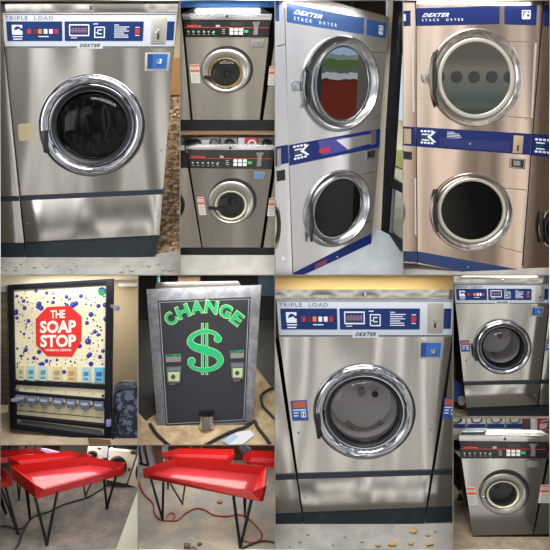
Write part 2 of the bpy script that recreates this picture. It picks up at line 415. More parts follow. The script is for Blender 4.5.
# ---------------------------------------------------------------- triple load washer
def horse_badge(bm_b, s, Q, u0, v0, u1, v1, h):
    """white tile with a horse head cut out of it (drawn as strokes round a dark head)"""
    pts = [(0, 0), (1, 0), (1, .30), (.86, .34), (.74, .18), (.46, .12), (.26, .28), (.16, .62), (.34, .50), (.50, .52), (.56, .40), (.72, .44), (.86, .62), (.98, .58), (1, 1), (0, 1)]
    q = quad(sub(Q, u0, v0, u1, v1))
    prism(bm_b, s, [q(a, b) for a, b in pts], h, h+.003)
def washer(s, label, ctrl, trim, body, band, low, base, door, handle, lock, group='triple load washers', stick=None, depth=.85, full=True, hub=(0, 0, 1, 1), dark_hole=None, glassf=None, bull=None):
    bx = (base[0][0]+base[1][0])/2; by = (base[2][1]+base[3][1])/2
    t = thing('commercial_washer', label, 'washing machine', s.pt(bx, by), group)
    dr = away((body[0][0]+low[3][0])/2 if CELL.box[2] < 280 else body[1][0], (trim[0][1]))
    if CELL.box[2] >= 280: dr = away(body[1][0]*.5+low[2][0]*.5, trim[0][1])
    global WDR; WDR = dr
    bm = bmesh.new()
    cx, cy, rx, ry = door
    outer = [body[0], body[1], low[2], low[3]]
    holed(bm, s, outer, ell(cx, cy, rx*.75, ry*.75, 0, 64), dr, depth)
    mk('body', bm, STEEL, t)
    P('top_trim', s, trim, 0, .025, STEEL, t, dr=dr, ln=depth, bev=.006)
    if bull: 
        lo = LT('top_lock', s, bull[0], bull[1], bull[2], bull[2], [(1, .026), (1, .034), (.7, .036), (0, .033)], CHROME, t, n=20)
    cp = P('control_panel', s, ctrl, -.02, .018, WHT, t, bev=.004)
    Q = quad(ctrl); h = .0185
    P('control_frame_line', s, sub(Q, .0, .955, 1, .985), h, h+.002, NAVB, cp)
    P('control_frame_line', s, sub(Q, .005, .03, .995, .05), h, h+.002, NAVB, cp)
    for u0, u1 in ((.017, .34), (.354, .812), (.948, .99)):
        P('blue_field', s, rnd(sub(Q, u0, .24, u1, .80 if u1 < .9 else .78), .8 if u1 < .9 else .5), h, h+.003, BLU, cp)
    h2 = h+.0035
    bm = bmesh.new(); horse_badge(bm, s, Q, .048, .34, .108, .62, h2); prism(bm, s, sub(Q, .05, .66, .108, .69), h2, h2+.002); prism(bm, s, sub(Q, .052, .73, .104, .76), h2, h2+.002)
    mk('horse_logo', bm, WPR, cp)
    for i, (u, c) in enumerate(((.148, RED), (.181, mat('dark_red_light', '#541826', .4)), (.21, ORG), (.243, WPR), (.274, WPR), (.305, RED))):
        P('indicator_light', s, rnd(sub(Q, u-.0105, .46, u+.0105, .59), .3), h2, h2+.006, c, cp)
    P('indicator_caption', s, sub(Q, .20, .66, .26, .685), h2, h2+.002, WPR, cp)
    # display with a white outline and dim red digits
    bm = bmesh.new()
    a, b, c, d = .38, .32, .497, .66
    for q in ((a, b, c, b+.035), (a, d-.035, c, d), (a, b, a+.006, d), (c-.006, b, c, d)): prism(bm, s, sub(Q, *q), h2, h2+.003)
    prism(bm, s, sub(Q, a+.01, .70, a+.045, .72), h2, h2+.002)
    mk('display_frame', bm, WPR, cp)
    P('display', s, sub(Q, a+.008, b+.05, c-.008, d-.05), h2, h2+.001, mat('display_glass', '#2c2f5c', .15), cp)
    bm = bmesh.new(); text(bm, s, '88888', sub(Q, a+.014, b+.10, c-.014, d-.10), h2+.0012, h2+.003); mk('display_digits', bm, mat('dim_red_digits', '#8a6a86', .4), cp)
    bm = bmesh.new()
    for q in ((.526, .39, .588, .42), (.526, .68, .588, .71), (.526, .39, .532, .71), (.582, .39, .588, .71), (.545, .47, .57, .5), (.545, .58, .57, .61), (.545, .47, .55, .61), (.52, .30, .548, .325), (.526, .55, .545, .57)):
        prism(bm, s, sub(Q, *q), h2, h2+.002)
    mk('soap_box_diagram', bm, WPR, cp)
    bm = bmesh.new()
    for k in range(7):
        w = (.67, .73, .715, .728, .70, .722, .726)[k]; prism(bm, s, sub(Q, .642, .33+k*.058, w, .352+k*.058), h2, h2+.002)
    mk('instruction_lines', bm, WPR, cp)
    bm = bmesh.new(); prism(bm, s, sub(Q, .765, .40, .79, .42), h2, h2+.002); prism(bm, s, sub(Q, .765, .63, .79, .65), h2, h2+.002); mk('start_caption', bm, WPR, cp)
    P('start_button', s, sub(Q, .763, .45, .79, .60), h2, h2+.008, RED, cp)
    T('model_lettering', s, 'TRIPLE  LOAD', sub(Q, .012, .09, .29, .195), h, mat('grey_outline_lettering', '#646d7b', .5), cp, spacing=1.25, offset=.01)
    P('name_plate', s, sub(Q, .425, .84, .576, 1.02), h, h+.004, WHT, cp)
    T('brand_lettering', s, 'DEXTER', sub(Q, .44, .875, .56, .975), h+.0042, BLK, cp, shear=.35, offset=.02, spacing=1.15)
    pl = P('coin_slot_plate', s, rnd(sub(Q, .857, .10, .943, .87), .8), h, h+.012, PLATE, cp, bev=.003)
    LT('coin_button', s, *Q(.90, .55), (ctrl[1][0]-ctrl[0][0])*.014, (ctrl[1][0]-ctrl[0][0])*.014, [(1, h+.012), (1, h+.02), (.5, h+.024), (0, h+.025)], CHROME, pl, n=20)
    P('coin_slot', s, sub(Q, .894, .58, .906, .76), h+.012, h+.0135, BLK, pl)
    # bands and plinth
    P('lower_panel', s, low, 0, .012, STEEL, t, bev=.003)
    P('accent_band', s, band, 0, .016, NAVB, t)
    P('plinth', s, base, 0, -.01, NAVY, t, dr=dr, ln=depth)
    # door
    dg = LT('door_ring', s, cx, cy, rx, ry, [(1.0, .0), (1.0, .02), (.985, .045), (.95, .068), (.90, .078), (.85, .072), (.81, .055), (.785, .035), (.775, .03), (.765, .04), (.75, .04), (.742, .02), (.735, -.02), (.75, -.03)], CHROME, t, n=80)
    LT('door_gasket', s, cx, cy, rx, ry, [(.745, .015), (.70, .0), (.665, .01), (.65, -.01), (.66, -.06)], RUB, dg, n=80)
    g = glassf or GL_D
    LT('door_glass', s, cx, cy+ry*.01, rx, ry, [(.66, .0), (.60, .03), (.48, .055), (.3, .075), (.12, .083), (0, .085)], g, dg, n=64)
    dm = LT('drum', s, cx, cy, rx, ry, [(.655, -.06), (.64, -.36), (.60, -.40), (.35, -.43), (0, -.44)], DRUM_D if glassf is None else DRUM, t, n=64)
    hs = s.up(-.34)
    LT('drum_hub', hs, *hub, [(1, 0), (1, .02), (.8, .03), (0, .03)], mat('dull_disc', '#8e877c', .6, .2), dm, n=24)
    if dark_hole: LT('drain_hole', hs, *dark_hole, [(1, .0), (1, .012), (0, .012)], BLK, dm, n=20)
    if glassf is not None:
        for k in range(15):
            a = math.radians(35+k*110/14); P('drum_slot', hs, [(cx+rx*.34*math.cos(a-.03), cy+ry*.34*math.sin(a-.03)), (cx+rx*.34*math.cos(a+.03), cy+ry*.34*math.sin(a+.03)), (cx+rx*.46*math.cos(a+.025), cy+ry*.46*math.sin(a+.025)), (cx+rx*.46*math.cos(a-.025), cy+ry*.46*math.sin(a-.025))], 0, .008, mat('brown_slot', '#6b543c', .6), dm)
    hx, hy0, hy1 = handle
    w = rx*.055
    bm = bmesh.new()
    prism(bm, s, rnd([(hx-w*1.2, hy0), (hx+w, hy0-1), (hx+w*1.3, hy0+(hy1-hy0)*.45), (hx+w*1.1, hy1), (hx-w*.1, hy1)], .8), .04, .11, bev=.006)
    mk('door_handle', bm, BLK, dg)
    # lock box
    fr = P('lock_box', s, lock, 0, .02, PLATE, t, bev=.004)
    lq = quad(lock)
    bp = P('lock_face', s, sub(lq, .10, .08, .90, .88), .02, .023, mat('blue_lock_face', '#1c5ea8', .3), fr)
    P('lock_dark_panel', s, sub(lq, .10, .08, .32, .88), .023, .025, mat('dark_blue_lock_side', '#123c7a', .3), fr)  # darker blue strip down the left of the lock face
    LT('key_lock', s, *lq(.60, .52), (lock[1][0]-lock[0][0])*.12, (lock[1][0]-lock[0][0])*.12, [(1, .023), (1, .034), (.75, .038), (.3, .036), (0, .03)], CHROME, fr, n=20)
    # screws on the seams
    for (x, y) in ((body[0][0]*.3+low[3][0]*.7+3, body[0][1]*.45+low[3][1]*.55), (body[1][0]*.3+low[2][0]*.7-3, body[1][1]*.45+low[2][1]*.55),
                   (low[3][0]+2, low[3][1]-(low[3][1]-low[0][1])*.45), (low[2][0]-2, low[2][1]-(low[2][1]-low[1][1])*.45)):
        LT('screw', s, x, y, .9, .9, [(1, .012), (.8, .02), (0, .022)], CHROME, t, n=12)
    if stick: sticker(s, stick, t)
    return t
def sticker(s, q, t, h=.002):
    Q = quad(q)
    st = P('warning_sticker', s, q, h, h+.003, mat('blue_sticker', '#1d4d96', .5), t)
    P('sticker_head', s, sub(Q, .12, .06, .9, .36), h+.003, h+.005, mat('orange_sticker_head', '#b8563a', .5), st)
    bm = bmesh.new()
    for a in ((.1, .44, .9, .50), (.12, .58, .42, .64), (.12, .72, .40, .78), (.56, .56, .88, .60), (.56, .80, .88, .84), (.68, .60, .76, .80), (.56, .60, .60, .8), (.84, .6, .88, .8)): prism(bm, s, sub(Q, *a), h+.003, h+.0045)
    mk('sticker_print', bm, WPR, st)
def washer_side(s, label, body, band, base, group=None, topq=None, ctrl=None, stick=None, gap=None):
    """the sliver of a neighbouring washer that the cell shows"""
    t = thing('commercial_washer', label, 'washing machine', s.pt((base[0][0]+base[1][0])/2, base[2][1]), group)
    dr = WDR
    P('body', s, body, 0, 0, STEEL, t, dr=dr, ln=.7, bev=.004)
    if topq: P('top_trim', s, topq, 0, .02, STEEL, t, dr=dr, ln=.7, bev=.004)
    if ctrl: P('control_panel', s, ctrl, 0, .015, WHT, t)
    if band: P('accent_band', s, band, 0, .014, NAVB, t)
    P('plinth', s, base, 0, -.01, NAVY, t, dr=dr, ln=.7)
    if stick: sticker(s, stick, t)
    return t

for k, e, dp, tl in (('P1', 4, .06, .6), ('P2', 3, .10, .3), ('P3', 3, .10, .3), ('P4', 3, .05, .5), ('P5', 2, .05, .6), ('P6', 8, .06, .8), ('P7', 9, .10, .5), ('P8', 7, .12, .8), ('P9', 7, .12, .8), ('P10', 5, .05, .7), ('P11', 1.2, .05, .5), ('P12', 5, .08, .4)):
    front_fill(k, e, dp, tl)
def top_fill(cell, depth, e, size, col=(1, .97, .92), fx=.5):
    '''added flat fill light just below the cell's top board'''
    x0, y0, x1, y1 = BOX[cell]; n = CE[cell].pl[0]
    o = area('cell_top_fill', R(x0+(x1-x0)*fx, y0+1.4, depth), R(x0+(x1-x0)*fx, y0+1.4, depth)-n, size, e, col)  # added to brighten the cell's depth and give glossy tops a sheen
for k, dp, e, sz in (('P1', 2.2, 45, (.9, .9)), ('P2', .8, 2.4, (.7, .5)), ('P3', .75, 1.3, (.7, .4)), ('P6', .85, 12, (1, .3)), ('P7', 1.15, 16, (.9, .4)), ('P8', 1.25, 17, (1.2, 1.0)), ('P9', 1.25, 17, (1.2, 1.0)), ('P10', 1.2, 20, (1.7, .6)), ('P11', 1.0, 3, (.7, .3)), ('P12', 1.1, 3.5, (.8, .7))):
    top_fill(k, dp, e, sz)
# ================================================================ P1: large triple load washer, top left
CELL = CE['P1']
s = front(90, 3, .10, 263, .55)
fl = Surf((90, 276, .36), (0, 276, .36), (90, 261.5, .53))
fl = Surf((90, 276, .34), (0, 276, .34), (90, 92, 3.0))
floor('P1', fl, 88, DIRT)
back('P1', 3.02, BEIGE, y1=95)
washer(s, 'large stainless triple load washer, biggest machine, dark door, in top left corner',
       ctrl=[(2.5, 13), (177, 13), (174.5, 48), (5, 48)], trim=[(1, 3.8), (178.5, 3.8), (178, 12.6), (1.4, 12.6)],
       body=[(5, 47), (174.5, 47), (163, 190), (20, 196)], band=[(20.5, 195.6), (163.3, 189.2), (162.8, 194.2), (21.2, 200.6)],
       low=[(21.2, 200.6), (162.8, 194.2), (159.4, 235), (25.5, 242)], base=[(25, 242), (159.2, 235), (155, 256.5), (25, 263)],
       door=(92.2, 125.2, 53.6, 51.3), handle=(44, 131, 153), hub=(88.5, 110.5, 4.6, 4.6), lock=[(145, 52.5), (170.5, 52.5), (168.5, 71), (144.6, 71)], bull=(91, 8, 2.4))
washer_side(s, 'stainless washer at left edge, only a narrow strip showing, beside the large dark-door washer',
            body=[(-14, 20), (1.5, 20), (5, 60), (24, 243), (-14, 243)], band=[(-14, 197), (18.5, 196.3), (19, 201), (-14, 202)], base=[(-14, 243), (24.2, 243), (24.2, 263.2), (-14, 264)])
P_ = tag(P('masking_tape_patch', s, rnd([(17.5, 124), (32.5, 123), (33, 140), (19, 141)], 2), .001, .003, mat('yellowed_tape', '#a59a78', .6), None), 'faded yellowish tape residue stuck on lower left front of large washer', 'tape residue')
# wood board and pale rubble strip by the wall on the right
bs = front(275, 0, 2.9, 550, 2.9)
tag(P('plywood_board', bs, rect(120, 58, 196, 95), -.03, 0, mat('orange_plywood', '#b9874c', .7)), 'orange plywood board standing against the beige wall behind large washer', 'board')
DCH = mat('tan_debris', '#cbb592', .9)
edge = lambda x, y: x < 181-(y*.075)
chips(fl, 46, (150, 100, 181, 255), DCH, 'tan scrap of plaster littering the brown floor right of the large washer', 'plaster scraps beside the large washer', r=(.8, 3.0), seed=3, avoid=lambda x, y: x < 175-(y-50)*.06)
chips(fl, 26, (0, 262, 180, 274), mat('grey_debris', '#a39c90', .9), 'grey crumb of rubble on the floor in front of the large washer', 'rubble in front of the large washer', name='rubble_crumb', r=(.8, 2.8), seed=4)
o = P('concrete_strip', fl, [(-6, 257), (150, 255), (190, 248), (190, 280), (-6, 280)], 0, .006, CONC)
if o: o['kind'] = 'structure'; o.name = 'floor'

# ---------------------------------------------------------------- front-loading washer-extractor with black panel
def extractor(s, label, ctrl, lip, topq, body, base, door, glassr, handle, lockq, stickL, steel=STEEL_D, drum=CREAM, depth=.5, rise=None, crescent=True, panel=BLK2, lockm=None, group='black-panel washer extractors'):
    t = thing('washer_extractor', label, 'washing machine', s.pt((base[0][0]+base[1][0])/2, base[2][1]), group)
    dr = (0, 1, 0); cx, cy, rx, ry = door; gx, gy, gr, gs = glassr
    bm = bmesh.new(); holed(bm, s, body, ell(gx, gy, gr*1.03, gs*1.03, 0, 48), dr, depth); mk('body', bm, steel, t)
    P('plinth', s, base, 0, -.012, BLK2, t, dr=dr, ln=depth)
    # top: front lip, and the lid sloping back behind it
    P('front_lip', s, lip, 0, .03, STEEL_W, t, dr=dr, ln=.06, bev=.004)
    A = [s.pt(*lip[0], .028), s.pt(*lip[1], .028)]; k = rise
    B = [R(*topq[1], k), R(*topq[0], k)]
    A = A+B
    dn = Vector((0, 0, -.03)); bm = bmesh.new(); hexa(bm, A, [p+dn for p in A]); mk('lid', bm, STEEL_W, t)
    LT('top_lock', s, (lip[0][0]+lip[1][0])/2, (lip[0][1]+lip[3][1])/2, 1.3, 1.3, [(1, .03), (1, .037), (0, .038)], BLK, t, n=14)
    cp = P('control_panel', s, ctrl, -.01, .02, panel, t, bev=.004)
    Q = quad(ctrl); h = .0205
    P('red_stripe', s, sub(Q, .0, .425, .985, .465), h, h+.002, mat('red_stripe', '#a83a22', .5), cp)
    T('brand_lettering', s, 'SpeedQueen', sub(Q, .035, .29, .20, .44), h+.0022, mat('red_orange_lettering', '#e0512f', .5), cp, offset=.03)
    T('model_number', s, '20', sub(Q, .37, .30, .415, .41), h, WPR, cp, offset=.02)
    bm = bmesh.new()
    for i, u in enumerate((.03, .09, .15, .215, .27, .33)):
        x, y = Q(u+.012, .70); w = (ctrl[1][0]-ctrl[0][0])*.012
        if i % 3 == 0: prism(bm, s, ell(x, y, w*.8, w, 0, 10), h, h+.002)
        elif i % 3 == 1: prism(bm, s, [(x-w, y-w), (x+w*.2, y-w*.4), (x+w, y-w*.9), (x+w*.3, y+w), (x-w*.4, y+w)], h, h+.002)
        else: prism(bm, s, [(x-w, y-w*.3), (x+w, y-w*.8), (x+w*.9, y+w*.5), (x-w*.7, y+w*.7)], h, h+.002)
        prism(bm, s, sub(Q, u, .84, u+.026, .86), h, h+.002)
    for v in (.55, .66, .77): prism(bm, s, sub(Q, .44, v, .475, v+.03), h, h+.002)
    mk('cycle_symbols', bm, mat('pale_symbols', '#a9b3a9', .5), cp)
    bm = bmesh.new(); prism(bm, s, sub(Q, .32, .74, .345, .80), h, h+.002); mk('ready_symbol', bm, GRNP, cp)
    for i in range(3):
        for j in range(2):
            P('keypad_button', s, rnd(sub(Q, .53+i*.057, .49+j*.2, .574+i*.057, .65+j*.2), .25), h, h+.006, KEY, cp)
    P('start_button', s, rnd(sub(Q, .70, .59, .75, .74), .4), h, h+.007, GRNP, cp)
    P('display', s, sub(Q, .54, .14, .685, .34), h, h+.003, mat('dark_lcd', '#3b352f', .15), cp)
    pl = P('coin_slot_plate', s, [Q(.79, .12), (Q(.88, .12)), Q(.86, .35), Q(.865, .86), Q(.81, .86), Q(.815, .4)], h, h+.008, SATIN, cp)
    LT('coin_button', s, *Q(.838, .22), 1.1, 1.1, [(1, h+.008), (.9, h+.014), (0, h+.015)], CHROME, pl, n=14)
    # door
    if crescent: LT('door_gasket', s, cx+rx*.05, cy-ry*.08, rx*1.0, ry*1.04, [(1.02, .0), (1.02, .012), (.9, .012)], RUB, t, n=56)
    e = gr/rx; ex = (gx-cx)/rx
    bm = bmesh.new(); rings = []
    prof = [(1, 0, .012), (1, 0, .03), (.985, .02, .042), (.9, .15, .05), (.6, .45, .052), (.3, .75, .046), (0, 1, .034), (-.06, 1, .0)]
    for a, b, h_ in prof:
        X = cx*(1-b)+gx*b; Y = cy*(1-b)+gy*b
        RX = rx*max(a, 0)*(1-b)+0; 
        f = b; RX = rx*(1-f)*a/max(1e-6, (1-f) if a > 0 else 1) if False else (rx*(1-b)+gr*b)*(1 if a >= 0 else .96); RY = (ry*(1-b)+gs*b)*(1 if a >= 0 else .96)
        if b == 0: RX, RY = rx*a, ry*a
        rings.append([bm.verts.new(s.pt(x, y, 0)+s.N*h_) for x, y in ell(X, Y, RX, RY, 0, 56)])
    for A_, B_ in zip(rings, rings[1:]):
        for i in range(56): bm.faces.new((A_[i], A_[(i+1) % 56], B_[(i+1) % 56], B_[i]))
    dgo = mk('door_ring', bm, SATIN, t)
    LT('inner_rim', s, gx, gy, gr, gs, [(.97, .03), (.93, .034), (.84, .015), (.76, -.04), (.80, -.05)], drum, dgo, n=48)
    LT('door_glass', s, gx, gy, gr, gs, [(.84, .012), (.6, .03), (.3, .038), (0, .04)], GL_D, dgo, n=48)
    dm = LT('drum', s, gx, gy, gr, gs, [(1.0, -.03), (.98, -.26), (.6, -.30), (0, -.31)], DRUM, t, n=48)
    LT('drum_hub', s, gx, gy, gr*.22, gs*.22, [(1, -.30), (.9, -.26), (0, -.25)], SATIN, dm, n=20)
    if handle:
        x0, y0, x1, y1 = handle
        bm = bmesh.new(); prism(bm, s, rnd([(x0, y0-1.6), (x0+3, y0-1.9), (x1, y1-.9), (x1, y1+.9), (x0+3, y0+1.9), (x0, y0+1.4)], .7), .05, .075, bev=.004); mk('door_handle', bm, BLK, dgo)
    else:
        LT('door_knob', s, cx-rx*.84, cy+ry*.1, 1.1, 1.1, [(1, .045), (1, .06), (.5, .066), (0, .067)], CHROME, dgo, n=14)
    # brand print down the right of the ring
    bm = bmesh.new()
    for a in (-.12, 0, .10, .22, .34):
        x, y = cx+rx*.86*math.cos(a), cy+ry*.86*math.sin(a); prism(bm, s, ell(x, y, .6, .8, 0, 8), .05, .0525)
    mk('ring_lettering', bm, WPR, dgo)
    lk = P('drawer_plate', s, lockq, 0, .014, SATIN, t, bev=.002)
    P('drawer_face', s, sub(quad(lockq), .12, .15, .88, .85), .014, .017, lockm or mat('grey_drawer_face', '#8d8f8d', .3, .6), lk)
    LT('key_lock', s, *quad(lockq)(.62, .5), .9, .9, [(1, .017), (.9, .022), (0, .023)], CHROME, lk, n=12)
    if stickL: white_sticker(s, stickL, t)
    return t
def white_sticker(s, q, t):
    Q = quad(q)
    st = P('warning_sticker', s, q, .001, .003, mat('white_sticker', '#d8d4cc', .5), t)
    for v0, v1 in ((.03, .12), (.28, .42)): P('sticker_stripe', s, sub(Q, .03, v0, .97, v1), .003, .0045, mat('orange_stripe', '#cf5d33', .5), st)
    bm = bmesh.new()
    for v in (.17, .22, .5, .58, .66, .74, .82, .9): prism(bm, s, sub(Q, .1, v, .88, v+.025), .003, .004)
    mk('sticker_print', bm, mat('grey_print', '#8a8a88', .5), st)
def extractor_side(s, label, body, base, ctrl=None, stick=None, ring=None, lip=None, steel=STEEL_D, group=None):
    t = thing('washer_extractor', label, 'washing machine', s.pt((base[0][0]+base[1][0])/2, base[2][1]), group)
    P('body', s, body, 0, 0, steel, t, dr=(0, 1, 0), ln=.5)
    P('plinth', s, base, 0, -.012, BLK2, t, dr=(0, 1, 0), ln=.5)
    if ctrl:
        P('control_panel', s, ctrl, 0, .02, BLK2, t)
    if lip: P('front_lip', s, lip, 0, .03, STEEL_W, t, dr=(0, 1, 0), ln=.4)
    if ring: LT('door_ring', s, *ring, [(1, 0), (1, .03), (.9, .045), (.75, .04), (.7, .0)], RUB, t, n=40)
    if stick: white_sticker(s, stick, t)
    return t

# ================================================================ P2
CELL = CE['P2']
s = front(227, 7, .25, 133, .45)
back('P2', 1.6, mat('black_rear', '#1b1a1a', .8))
sb = front(275, 0, 1.1, 550, 1.1)
tag(P('blue_sign_band', sb, rect(170, -10, 290, 7.2), -.03, 0, mat('bright_blue_band', '#4a92ea', .4)), 'bright blue fascia strip above the topmost black-panel washer', 'panel')
bm = bmesh.new(); prism(bm, Surf((227, 140, .2), (180, 140, .2), (227, 131, .42)), rect(170, 130.8, 285, 140), -.03, 0); struct('floor', bm, mat('brown_edge_floor', '#7a5a3c', .8))
extractor(s, 'black-panel stainless washer under the blue strip, gold-tinted door, upper of two small panels',
          ctrl=[(183.6, 19.6), (271, 20), (268.7, 37.3), (185.3, 36.8)], lip=[(182.3, 13.4), (272, 14), (271.2, 20), (183, 19.6)], topq=[(195, 7.6), (262, 7.6)],
          body=[(185.3, 36.5), (268.7, 37), (259.6, 119.8), (192.7, 119.8)], base=[(176, 119.8), (279, 119.8), (279, 131), (176, 131.5)],
          door=(226, 71, 25.3, 22), glassr=(225.7, 73, 17.2, 15.6), handle=(203.5, 77.3, 218, 77.6), lockq=[(251.5, 39.5), (264.3, 39.5), (263, 47.2), (251, 47.2)],
          stickL=[(189.6, 64.5), (199, 64.5), (200.5, 83), (191.5, 83)], rise=.85, drum=mat('gold_rim', '#b39a68', .35, .5))
extractor_side(s, 'sliver of black-panel washer at left edge under the blue strip', body=[(176, 20), (181, 14), (183, 36), (190.5, 119.8), (176, 119.8)], base=[(170, 119.9), (175.5, 119.9), (175.5, 131), (170, 131)])
extractor_side(s, 'sliver of black-panel washer with an orange-striped sticker, right of the gold-tinted door', body=[(275.6, 36), (282, 30), (282, 119.8), (263, 119.8)], base=[(279.2, 119.9), (285, 119.9), (285, 131), (279.2, 131)],
               stick=[(269.5, 66.5), (279, 66), (279, 85.5), (267.6, 85)])

# ================================================================ P3
CELL = CE['P3']
s = front(230, 144, .25, 257, .45)
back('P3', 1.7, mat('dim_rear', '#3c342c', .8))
fl = Surf((230, 277, .18), (180, 277, .18), (230, 257, .40))
floor('P3', fl, 255, mat('pale_grey_concrete', '#a5a49d', .8, noise=((6, 6, 6), .35, .7, '#bcb9b0')), ybot=279)
sb = front(275, 0, 1.05, 550, 1.05)
tag(P('golden_shelf_edge', sb, rect(170, 125, 290, 137.4), -.03, 0, mat('golden_wood', '#8a6235', .7, noise=((9, 9, 25), .4, .6, '#5b4027'))), 'golden brown timber strip over the row of small doors', 'board')
# row of washers opposite, seen over the lid
for i, (x0, x1, c, dk) in enumerate(((172, 185, 190, 0), (186.5, 219.5, 196, 1), (221, 237, 229.5, 1), (257.5, 279, 267, 1))):
    g = thing('row_washer', ('grey washer top at far left of row behind the steel lid', 'grey washer with white notice in row behind the lid', 'dark-doored washer left of the red poster in row behind the lid', 'grey washer right of the red poster in row behind the lid')[i], 'washing machine', sb.pt((x0+x1)/2, 150), 'washers in the row behind the lid')
    s2 = front(275, 0, 1.0, 550, 1.0)
    P('body', s2, rect(x0, 137.6, x1, 152), 0, 0, mat('grey_blue_body', '#8b8f93', .5), g, dr=(0, 1, 0), ln=.3)
    LT('door_ring', s2, c, 143.5, 5.2, 4.6, [(1, 0), (1, .03), (.8, .03), (.72, 0)], RUB, g, n=28)
    LT('door_glass', s2, c, 143.5, 4.2, 3.6, [(1, .002), (0, .02)], mat('dark_door', '#2c3034', .2), g, n=28)
    if i == 1:
        LT('door_ring', s2, 214.5, 143.5, 5.2, 4.6, [(1, 0), (1, .03), (.8, .03), (.72, 0)], RUB, g, n=28)
        P('notice', s2, rect(201.5, 140, 210.5, 145), .001, .006, WPR, g)
s2 = front(275, 0, .98, 550, .98)
po = thing('poster', 'red and white poster with curled mark behind the steel lid', 'poster', s2.pt(248, 150))
P('sheet', s2, rect(244.5, 137.6, 257.2, 152), 0, .01, mat('crimson', '#c22a45', .5), po)
P('side_strip', s2, rect(238, 137.6, 244.5, 152), 0, .01, mat('pale_blue_white', '#c3cfda', .5), po)
LT('curled_mark', s2, 252, 144, 4.4, 4.4, [(1, .011), (1, .014), (.65, .014), (.65, .011)], mat('white_mark', '#e9dfe0', .5), po, n=28)
extractor(s, 'black-panel washer with pale cream door rim and black handle above the pale floor strip',
          ctrl=[(187.3, 150.3), (274.6, 150.3), (271.8, 169.3), (190, 168)], lip=[(186, 145.6), (275, 145), (274.5, 150), (187, 150)], topq=[(188, 144.2), (274, 143.7)],
          body=[(190, 168), (271.8, 169.3), (260.4, 247.5), (202.8, 247.5)], base=[(174, 247.6), (280, 247.6), (280, 257), (174, 257.4)],
          door=(231.3, 202.2, 23.6, 21.2), glassr=(231, 205.2, 16.4, 15.2), handle=(208, 208, 224.5, 209.5), lockq=[(254.3, 171.3), (265.7, 171.8), (264.5, 179.6), (254, 179)],
          stickL=[(197, 197), (203.5, 197), (206.5, 215), (199.5, 215)], rise=.6, panel=mat('charcoal_enamel', '#2b2927', .25), lockm=mat('blue_drawer_face', '#4f7fae', .3), drum=mat('ivory_rim', '#d8d2b8', .4), steel=mat('dim_steel', '#a09a90', .25, 1, bump=((3, 3, .15), .8)))
extractor_side(s, 'grey steel washer at left edge with round black door edge, beside the cream-rimmed door', body=[(170, 150), (184.5, 150), (189, 175), (201.3, 247.5), (170, 247.5)], base=[(168, 247.7), (173.5, 247.7), (173.5, 257), (168, 257)],
               ring=(172, 205, 13, 15), ctrl=[(170, 150.5), (185.8, 150.5), (188.4, 168), (170, 168)], lip=[(170, 145.5), (184, 145.5), (185, 150.3), (170, 150.3)])
extractor_side(s, 'sliver of steel washer with sticker, right of the cream-rimmed door', body=[(275.8, 168), (282, 168), (282, 247.5), (263.3, 247.5)], base=[(280.2, 247.7), (285, 247.7), (285, 257), (280.2, 257)],
               stick=[(269.5, 198), (279, 198), (279, 216), (267, 216)])

# ---------------------------------------------------------------- stack dryers
def dryer_door(s, t, outer, rot, inner, rot2, handle, ring=CHROME_W, glassm=GL_T, tab=None, deep=.30, rim=None):
    cx, cy, rx, ry = outer; ix, iy, jx, jy = inner
    bm = bmesh.new(); n = 72; rings = []
    for b, k, h in ((0, 1.0, .0), (0, 1.0, .02), (0, .99, .04), (.08, 1, .055), (.2, 1, .058), (.3, 1, .05), (.45, 1, .03), (.8, 1, .012), (1.0, 1.06, .010), (1, 1.04, .028), (1, 1.0, .028), (1, .965, .012), (1, .95, -.05)):
        X, Y = cx*(1-b)+ix*b, cy*(1-b)+iy*b; A, B = (rx*(1-b)+jx*b)*k, (ry*(1-b)+jy*b)*k
        rings.append([bm.verts.new(s.pt(x, y, 0)+s.N*h) for x, y in ell(X, Y, A, B, rot*(1-b)+rot2*b, n)])
    for A_, B_ in zip(rings, rings[1:]):
        for i in range(n): bm.faces.new((A_[i], A_[(i+1) % n], B_[(i+1) % n], B_[i]))
    d = mk('door_ring', bm, ring, t)
    if rim: LT('inner_rim', s, ix, iy, jx, jy, [(1.03, .029), (1.0, .034), (.94, .03), (.92, .005)], rim, d, rot=rot2)
    LT('door_glass', s, ix, iy, jx, jy, [(.96, .008), (.95, .012), (0, .012)], glassm, d, rot=rot2)
    LT('drum', s, ix, iy, jx, jy, [(1.0, -.04), (1.0, -deep), (.3, -deep-.02), (0, -deep-.02)], mat('dryer_drum', '#3a4644', .5, .2), t, rot=rot2)
    bm = bmesh.new(); pts = smooth_path(handle, 5)
    tube_pts(bm, [s.pt(x, y, .075) for x, y in pts], [.012+.010*math.sin(math.pi*i/(len(pts)-1)) for i in range(len(pts))], n=10); mk('door_handle', bm, BLK, d)
    if tab: P('hinge_tab', s, rnd(tab, 1), .0, .02, ring, d, bev=.004)
    return d
def k_logo(s, t, q, h):
    Q = quad(q); bm = bmesh.new()
    for v in (.04, .82): 
        for u in (.0, .2, .4, .6): prism(bm, s, sub(Q, u+.04, v, u+.18, v+.13), h, h+.002)
    prism(bm, s, [Q(.95, .12), Q(.62, .46), Q(.95, .82), Q(.8, .82), Q(.42, .48), Q(.8, .12)], h, h+.002)
    prism(bm, s, [Q(.1, .28), Q(.55, .28), Q(.5, .36), Q(.1, .36)], h, h+.002)
    prism(bm, s, [Q(.1, .66), Q(.5, .66), Q(.55, .74), Q(.1, .74)], h, h+.002)
    mk('timer_print', bm, WPR, t)
    P('timer_display', s, sub(Q, .08, .40, .42, .62), h, h+.003, mat('dark_green_display', '#123a38', .3), t)
